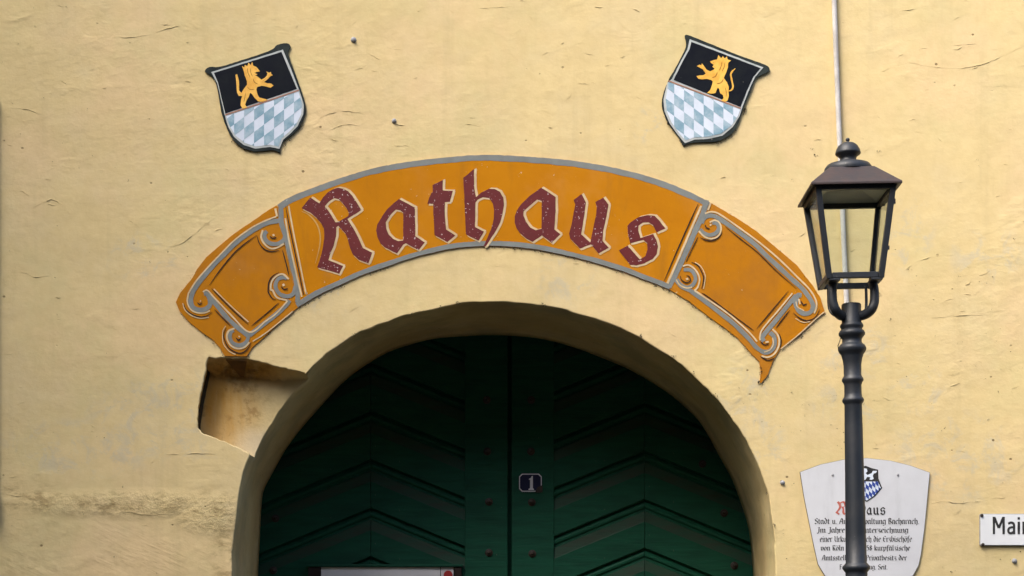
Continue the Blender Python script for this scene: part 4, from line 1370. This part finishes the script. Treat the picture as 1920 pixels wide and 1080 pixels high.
for ch in 'Mainzer Str.':
    w_, stk = GL[ch]
    if stk:
        strokes('letter', [([(cx + x * 33, 1002 - y * 32.5) for x, y in st_], 4.4) for st_ in stk], -0.0150, M_PRINT, ss)
    cx += (w_ + 0.14) * 33
for (x, y) in ((1839.5, 967), (1841.5, 1021.5), (2092, 967), (2092, 1021)):
    o = link('screw', lathe_mesh('screw', [(0.008, 0), (0.008, 0.004), (0.004, 0.007)], 12), M_RUST, ss)
    q = P(x, y)
    o.location = (q.x, -0.0135, q.z)
    o.rotation_euler = (math.pi / 2, 0, 0)

# house number on the right leaf
hn = thing('house_number_plate', 'small navy enamel number 1 plate on the green door', 'number plate', (0, 0, 0))
NY = DY - 0.0365
sN = ds * F / D


def on_door(me):
    """carry a mesh drawn on the facade plane back to the plane of the door, about the camera-independent door scale"""
    for v in me.vertices:
        x, z = v.co.x, v.co.z
        v.co.x = x * sN
        v.co.z = EZ + (z - EZ) * sN
    return me


def oct_(x0, y0, x1, y1, c):
    return [(x0 + c, y0), (x1 - c, y0), (x1, y0 + c), (x1, y1 - c), (x1 - c, y1), (x0 + c, y1), (x0, y1 - c), (x0, y0 + c)]


for nm, ol, ya, yb, mt in (('plate', oct_(972.6, 889, 1016.4, 924, 5.5), NY - 0.005, NY + 0.001, M_NAVY),
                           ('digit', Z(860, 820, 4.155, [(547, 330), (562, 322), (570, 308), (578, 308), (578, 402), (586, 408), (586, 416), (544, 416), (544, 408), (556, 402), (556, 335), (547, 338)]), NY - 0.0066, NY - 0.004, M_ENAMEL)):
    o = plate(nm, ol, ya, yb, mt, hn)
    on_door(o.data)
o = plate('border', oct_(973.4, 889.8, 1015.6, 923.2, 5.3), NY - 0.0062, NY - 0.004, M_ENAMEL, hn, [oct_(975.0, 891.4, 1014.0, 921.6, 4.8)])
on_door(o.data)
o = plate('rust_chip', rough([(1009, 914), (1017, 911), (1017.2, 924.6), (1004, 924.6), (1005, 919)], 3, 0.8), NY - 0.0068, NY - 0.004, M_RUST, hn)
on_door(o.data)

# notice case on the left leaf
nb_ = thing('notice_case', 'dark framed notice case with white paper and red seal on the door', 'notice case')
fx0, fx1, fz1, fz0 = dx(580), dx(866), dz(1064), dz(1200)
y0 = DY - 0.030
box('frame_side', fx0, dx(604) - 0.002, y0 - 0.030, y0 - 0.001, fz0, fz1, M_DARKWOOD, nb_, 0.003)
box('frame_side', dx(852) + 0.002, fx1, y0 - 0.030, y0 - 0.001, fz0, fz1, M_DARKWOOD, nb_, 0.003)
box('frame_top', fx0 - 0.008, fx1 + 0.008, y0 - 0.040, y0 - 0.001, fz1 + 0.001, fz1 + 0.014, M_DOOR, nb_, 0.003)
box('frame_bottom', fx0 - 0.008, fx1 + 0.008, y0 - 0.040, y0 - 0.001, fz0 - 0.03, fz0 - 0.001, M_DOOR, nb_, 0.003)
box('paper', dx(604), dx(826), y0 - 0.020, y0 - 0.012, fz0 + 0.002, fz1 - 0.002, M_PAPER, nb_)
box('poster', dx(827.5), dx(851), y0 - 0.019, y0 - 0.012, fz0 + 0.002, fz1 - 0.002, M_PAPER, nb_)
o = link('red_seal', lathe_mesh('red_seal', [(0.024, 0), (0.024, 0.002)], 20), M_SEALR, nb_)
o.location = (dx(841), y0 - 0.0195, dz(1079))
o.rotation_euler = (math.pi / 2, 0, 0)

# ------------------------------------------------------------------ white conduit down the facade
cpt = [(1556, -260), (1560, -120), (1564, 0), (1568, 110), (1572, 215), (1577, 330), (1581, 430), (1585, 520), (1589, 600), (1593, 690), (1597, 770)]
pts = [P(x, y, -0.018) for x, y in cpt] + [P(1599, 800, -0.016), P(1599.5, 815, 0.0), P(1599.5, 818, 0.03)]
cd = tube('conduit', pts, 0.0125, M_PVC, None, 12)
cd['label'] = 'thin white plastic conduit running down the wall behind the lantern'
cd['category'] = 'conduit'

# bolts left in the wall
for k_, (x, y, r, lab) in enumerate(((663, 75, 0.014, 'small grey bolt head in the plaster between the two shields, higher one'), (739, 227, 0.012, 'small dark bolt stub in the plaster just above the banner'),
                                     (1467, 905, 0.012, 'small grey bolt in the plaster between gateway and plaque'), (1902, 1052, 0.013, 'small grey bolt head just below the street sign'))):
    o = link('wall_bolt', lathe_mesh('wall_bolt', [(r, -0.01), (r, 0.003), (r * 0.8, 0.006), (r * 0.55, 0.008), (r * 0.5, 0.013), (r * 0.3, 0.014)], 12), M_STEEL)
    q = P(x, y)
    o.location = (q.x, 0, q.z)
    o.rotation_euler = (math.pi / 2 + 0.2, 0, 0.1)
    o['label'] = lab
    o['category'] = 'bolt'
    o['group'] = 'bolts left in the wall'

# ------------------------------------------------------------------ street lamp
LY = -1.20
LS = F / (D + LY)
lamp = thing('street_lamp', 'anthracite cast iron street lamp with a four-sided glass lantern', 'street lamp', ((1623 - VX) / LS, LY, 0))
lamp.rotation_euler = (0, -0.0193, 0)
lz = lambda py: EZ + (VY - py) / LS
prof = [(0.165, 0.0), (0.165, 0.10), (0.15, 0.13), (0.13, 0.15), (0.12, 0.42), (0.135, 0.45), (0.135, 0.49), (0.10, 0.53), (0.075, 0.62), (0.062, 0.80), (0.068, 0.82), (0.068, 0.85), (0.055, 0.88)]
for r, y in [(22, 1480), (21, 1300), (20.5, 1078), (20.5, 1073), (23, 1070), (25.5, 1066), (25.5, 1062), (22.5, 1058.5), (19.5, 1055), (19, 1000), (17.8, 900), (16.8, 800), (16.2, 760), (17, 757), (20, 753), (20.4, 750), (19, 747), (16.8, 744),
             (16.2, 738), (16, 722), (17.5, 718), (20, 714), (20.2, 711), (18.5, 708), (16.4, 704), (16.6, 685), (18, 675), (20, 668), (20.5, 665), (24, 661), (26.3, 656), (26.3, 652), (24, 648), (20.5, 645), (18.2, 642), (18.2, 636),
             (21, 632), (24.3, 628), (24.6, 624), (22.5, 620), (19.5, 618), (19.5, 616), (21.6, 613), (21.8, 610), (20, 607), (18.3, 605), (18.3, 572), (16.5, 569.5)]:
    prof.append((r / LS, lz(y)))
pole = link('pole', lathe_mesh('pole', prof, 32), M_IRON, lamp)
zb, zt = lz(521), lz(343.5)      # lantern bottom and top (front edges are nearer, see below)
zb, zt = 3.216, 3.590
hb, ht = 0.119, 0.1675
lc = -0.0015                      # lantern axis against the pole
V = Vector
fr_ = bpy.data.objects.new('lantern', None)
COL.objects.link(fr_)
fr_.parent = lamp
fr_.location = (lc, 0, 0)
cor = [(-1, -1), (1, -1), (1, 1), (-1, 1)]
PW = 0.0118
for sx, sy in cor:
    g_ = bar_geo((sx * (hb - PW), sy * (hb - PW), zb), (sx * (ht - PW), sy * (ht - PW), zt), PW, PW, (1, 0, 0))
    me = mesh('corner_post', *g_)
    fix_normals(me)
    bevel_mesh(me, 0.002, 1)
    link('corner_post', me, M_IRON, fr_)
for i in range(4):
    (ax_, ay_), (bx_, by_) = cor[i], cor[(i + 1) % 4]
    for h, z, w, nm in ((hb, zb + 0.012, 0.012, 'bottom_rail'), (ht, zt - 0.010, 0.010, 'top_rail')):
        q = h - PW
        u = V((bx_ - ax_, by_ - ay_, 0)).normalized()
        a_, b_ = V((ax_ * q, ay_ * q, z)) + u * PW, V((bx_ * q, by_ * q, z)) - u * PW
        me = mesh(nm, *bar_geo(a_, b_, w, PW * 0.9, (0, 0, 1)))
        fix_normals(me)
        bevel_mesh(me, 0.002, 1)
        link(nm, me, M_IRON, fr_)
    # pane
    nv = V(((ax_ + bx_) / 2, (ay_ + by_) / 2, 0))
    pts = []
    for th_ in (0.0, 0.003):
        for (cx_, cy_, z, h) in ((ax_, ay_, zb + 0.024, hb + (ht - hb) * 0.064), (bx_, by_, zb + 0.024, hb + (ht - hb) * 0.064), (bx_, by_, zt - 0.020, ht - (ht - hb) * 0.053), (ax_, ay_, zt - 0.020, ht - (ht - hb) * 0.053)):
            q = h - PW
            e = V((bx_ - ax_, by_ - ay_, 0)).normalized() * PW * (1 if (cx_, cy_) == (ax_, ay_) else -1)
            pts.append(V((cx_ * q, cy_ * q, z)) + e - nv * th_)
    me = mesh('pane', pts, [(0, 1, 2, 3), (7, 6, 5, 4), (0, 4, 5, 1), (1, 5, 6, 2), (2, 6, 7, 3), (3, 7, 4, 0)])
    fix_normals(me)
    link('pane', me, M_GLASS, fr_)
# hinge and catch on the lantern's right post
for z, w in ((3.52, 0.010), (3.335, 0.008)):
    hx_ = hb + (ht - hb) * (z - zb) / (zt - zb)
    box('hinge', hx_ - 0.004, hx_ + 0.006, -hx_ + 0.002, -hx_ + 0.018, z - w, z + w, M_IRON, fr_, 0.002)
# reflector under the roof
rv = [V((sx * 0.150, sy * 0.150, zt + 0.002)) for sx, sy in cor] + [V((sx * 0.05, sy * 0.05, zt + 0.045)) for sx, sy in cor]
rv += [v + V((0, 0, 0.003)) for v in rv]
me = mesh('reflector', rv, [(0, 1, 5, 4), (1, 2, 6, 5), (2, 3, 7, 6), (3, 0, 4, 7), (4, 5, 6, 7), (8, 12, 13, 9), (9, 13, 14, 10), (10, 14, 15, 11), (11, 15, 12, 8), (12, 15, 14, 13), (0, 8, 9, 1), (1, 9, 10, 2), (2, 10, 11, 3), (3, 11, 8, 0)])
fix_normals(me)
link('reflector', me, M_REFL, fr_)
# roof: four hipped sheets with a rolled eave
he, hk, zk = 0.187, 0.092, 3.684
rv = []
for h, z in ((he, zt - 0.004), (he, zt + 0.006), (hk, zk)):
    rv += [V((sx * h, sy * h, z)) for sx, sy in cor]
rv += [V((sx * (hk - 0.004), sy * (hk - 0.004), zk - 0.004)) for sx, sy in cor] + [V((sx * (he - 0.014), sy * (he - 0.014), zt - 0.002)) for sx, sy in cor]
rf = []
for a_, b_ in ((0, 4), (4, 8), (8, 12), (12, 16), (16, 0)):
    for i in range(4):
        j = (i + 1) % 4
        rf.append((a_ + i, a_ + j, b_ + j, b_ + i))
me = mesh('roof', rv, rf)
fix_normals(me)
bevel_mesh(me, 0.0015, 1)
roof = bpy.data.objects.new('roof', me)
COL.objects.link(roof)
me.materials.append(M_ROOFIRON)
roof.parent = lamp
roof.location = (lc, 0, 0)
capp = [(0.090, zk - 0.004), (0.101, zk - 0.002), (0.102, zk + 0.0056), (0.100, zk + 0.0155), (0.090, zk + 0.0289), (0.070, zk + 0.0355), (0.048, zk + 0.0389), (0.039, zk + 0.0422), (0.035, zk + 0.0488), (0.034, zk + 0.0566),
        (0.037, zk + 0.0633), (0.044, zk + 0.0699), (0.051, zk + 0.0744), (0.0535, zk + 0.0788), (0.0525, zk + 0.0833), (0.049, zk + 0.0955), (0.041, zk + 0.1099), (0.029, zk + 0.1199), (0.014, zk + 0.1254), (0.006, zk + 0.1271), (0.005, zk + 0.1299),
        (0.0085, zk + 0.1343), (0.0085, zk + 0.1399), (0.004, zk + 0.1443)]
link('vent_cap', lathe_mesh('vent_cap', capp, 28), M_IRON, roof)
# four bowed arms from the socket to the lantern
zs = lz(590)
for sx in (-1, 1):
    ctl = [(0.028, zs - 0.006), (0.052, zs - 0.005), (0.074, zs + 0.010), (0.086, zs + 0.040), (0.088, zs + 0.080), (0.0865, zb - 0.030), (0.084, zb - 0.006)]
    pl = cat_rom(ctl, 5)
    pts = [V((sx * r, -0.055 * min(1, max(0, (r - 0.028) / 0.05)), z)) for r, z in pl]
    rr = [0.0215 - 0.004 * i / len(pl) for i in range(len(pl))]
    tube('arm', pts, rr, M_IRON, lamp, 12)
    box('arm_clip', sx * 0.088 - 0.024, sx * 0.088 + 0.024, -hb + 0.002, -0.03, zb - 0.009, zb - 0.0005, M_IRON, lamp, 0.002)
    pts = [V((sx * r, 0.085 * (r - 0.02) / 0.06, z)) for r, z in cat_rom([(0.030, zs), (0.060, zs + 0.010), (0.078, zs + 0.045), (0.080, zb - 0.02), (0.080, zb + 0.004)], 5)]
    tube('stay_rod', pts, 0.0065, M_IRON, lamp, 8)
# stray wire at the collar
wp = [V((-0.045, 0.01, lz(632))), V((-0.052, 0.0, lz(640))), V((-0.060, -0.005, lz(648))), V((-0.058, -0.005, lz(656)))]
tube('wire', wp, 0.0018, M_MOSS, lamp, 6)

# ------------------------------------------------------------------ dry moss and cobweb under the sign and along the arch
rnd = random.Random(5)
mv, mf = [], []


def tuft(px, py, n, spread, y=-0.004, size=0.006):
    for _ in range(n):
        c = P(px + rnd.gauss(0, spread), py + rnd.gauss(0, spread * 0.7))
        c.y = y - rnd.random() * 0.006
        s = size * rnd.uniform(0.3, 1.0)
        k_ = len(mv)
        for q in range(4):
            mv.append(c + V((rnd.uniform(-1, 1), rnd.uniform(-0.6, 0.6), rnd.uniform(-1, 1))) * s)
        mf.extend([(k_, k_ + 1, k_ + 2), (k_, k_ + 2, k_ + 3), (k_, k_ + 1, k_ + 3), (k_ + 1, k_ + 2, k_ + 3)])


def along(pts, count, n, spread, dy=1.5, **kw):
    d = densify(pts, 2, False)
    for _ in range(count):
        x, y = rnd.choice(d)
        tuft(x, y + dy, rnd.randint(1, n), spread, **kw)


along([(912, 462), (981, 466), (1063, 481), (1144, 503), (1205, 525), (1254, 544)], 46, 5, 1.6)
along([(1254, 544), (1291, 566), (1332, 598), (1358, 616), (1382, 635), (1408, 664), (1424, 680), (1426, 701), (1426, 719)], 55, 5, 1.6, size=0.0048)
along([(1546, 588), (1533, 596), (1497, 630), (1463, 654), (1449, 678), (1439, 705), (1426, 720)], 40, 4, 1.4, size=0.0048)
along([(1331, 380), (1388, 414), (1463, 472), (1524, 537), (1546, 587)], 26, 2, 1.0, dy=-0.5, size=0.004)
along([(337, 584), (357, 606), (381, 625), (413, 653), (422, 668)], 24, 4, 1.3, size=0.0048)
along([(463, 671), (474, 652), (494, 635), (529, 602), (559, 578), (638, 536), (727, 501)], 46, 4, 1.3)
along([(330, 567), (338, 550), (370, 505), (410, 463)], 8, 2, 1.0, dy=-0.5, size=0.004)
for (x, y, n) in ((664, 628, 7), (858, 569, 12), (825, 577, 6), (1020, 572, 9), (1203, 630, 12), (1264, 668, 10), (1150, 612, 5), (1300, 700, 7), (1340, 742, 5), (773, 589, 4), (1438, 925, 5), (1452, 985, 6), (1424, 716, 10), (1428, 700, 5), (1500, 630, 8)):
    tuft(x, y, n, 2.2, y=-0.003, size=0.006)
along([(240, 232), (262, 985)], 0, 1, 1)
for base, pts in ((sb, [(120, 760), (160, 850), (210, 900), (260, 980), (300, 1010)]), (sb, [(560, 985), (650, 945), (720, 880)]), (sb, [(780, 730), (800, 690)]), (sa, [(340, 910), (430, 990), (560, 1020)]), (sa, [(760, 980), (900, 830), (960, 700)])):
    along(base(pts), 14, 4, 1.1, dy=0.5)
for (x, y) in ((1832, 300), (1836, 312), (1583, 832), (1585, 812), (1690, 645), (1668, 598), (1705, 505), (1860, 520), (1916, 415), (1648, 285), (1522, 280), (1531, 292), (1487, 338), (1463, 905), (1500, 690), (1560, 560), (1715, 520), (1900, 450), (1800, 520)):
    tuft(x, y, rnd.randint(2, 5), 2.0, y=0.001, size=0.005)
for _ in range(330):
    x, y = (rnd.uniform(1240, 1920), rnd.uniform(480, 1080)) if rnd.random() < 0.8 else (rnd.uniform(0, 330), rnd.uniform(0, 1080))
    if (from_arch(x, y) < 1.1 and x < 1460 and ((x - 945) / 530) ** 2 + ((y - 1010) / 470) ** 2 < 1) or (1490 < x < 1750 and y > 850) or (x > 1825 and 955 < y < 1030):
        continue
    if 1240 < x < 1550 and y < 720 and from_arch(x, y) < 1.16:
        continue
    tuft(x, y, rnd.randint(1, 3), 1.5, y=0.0015, size=rnd.uniform(0.002, 0.0052))
me = mesh('dry_moss', mv, mf)
ms = link('dry_moss', me, M_MOSS)
ms['kind'] = 'stuff'
ms['label'] = 'dry dark moss and cobweb along the sign and arch edges'
ms['category'] = 'moss'
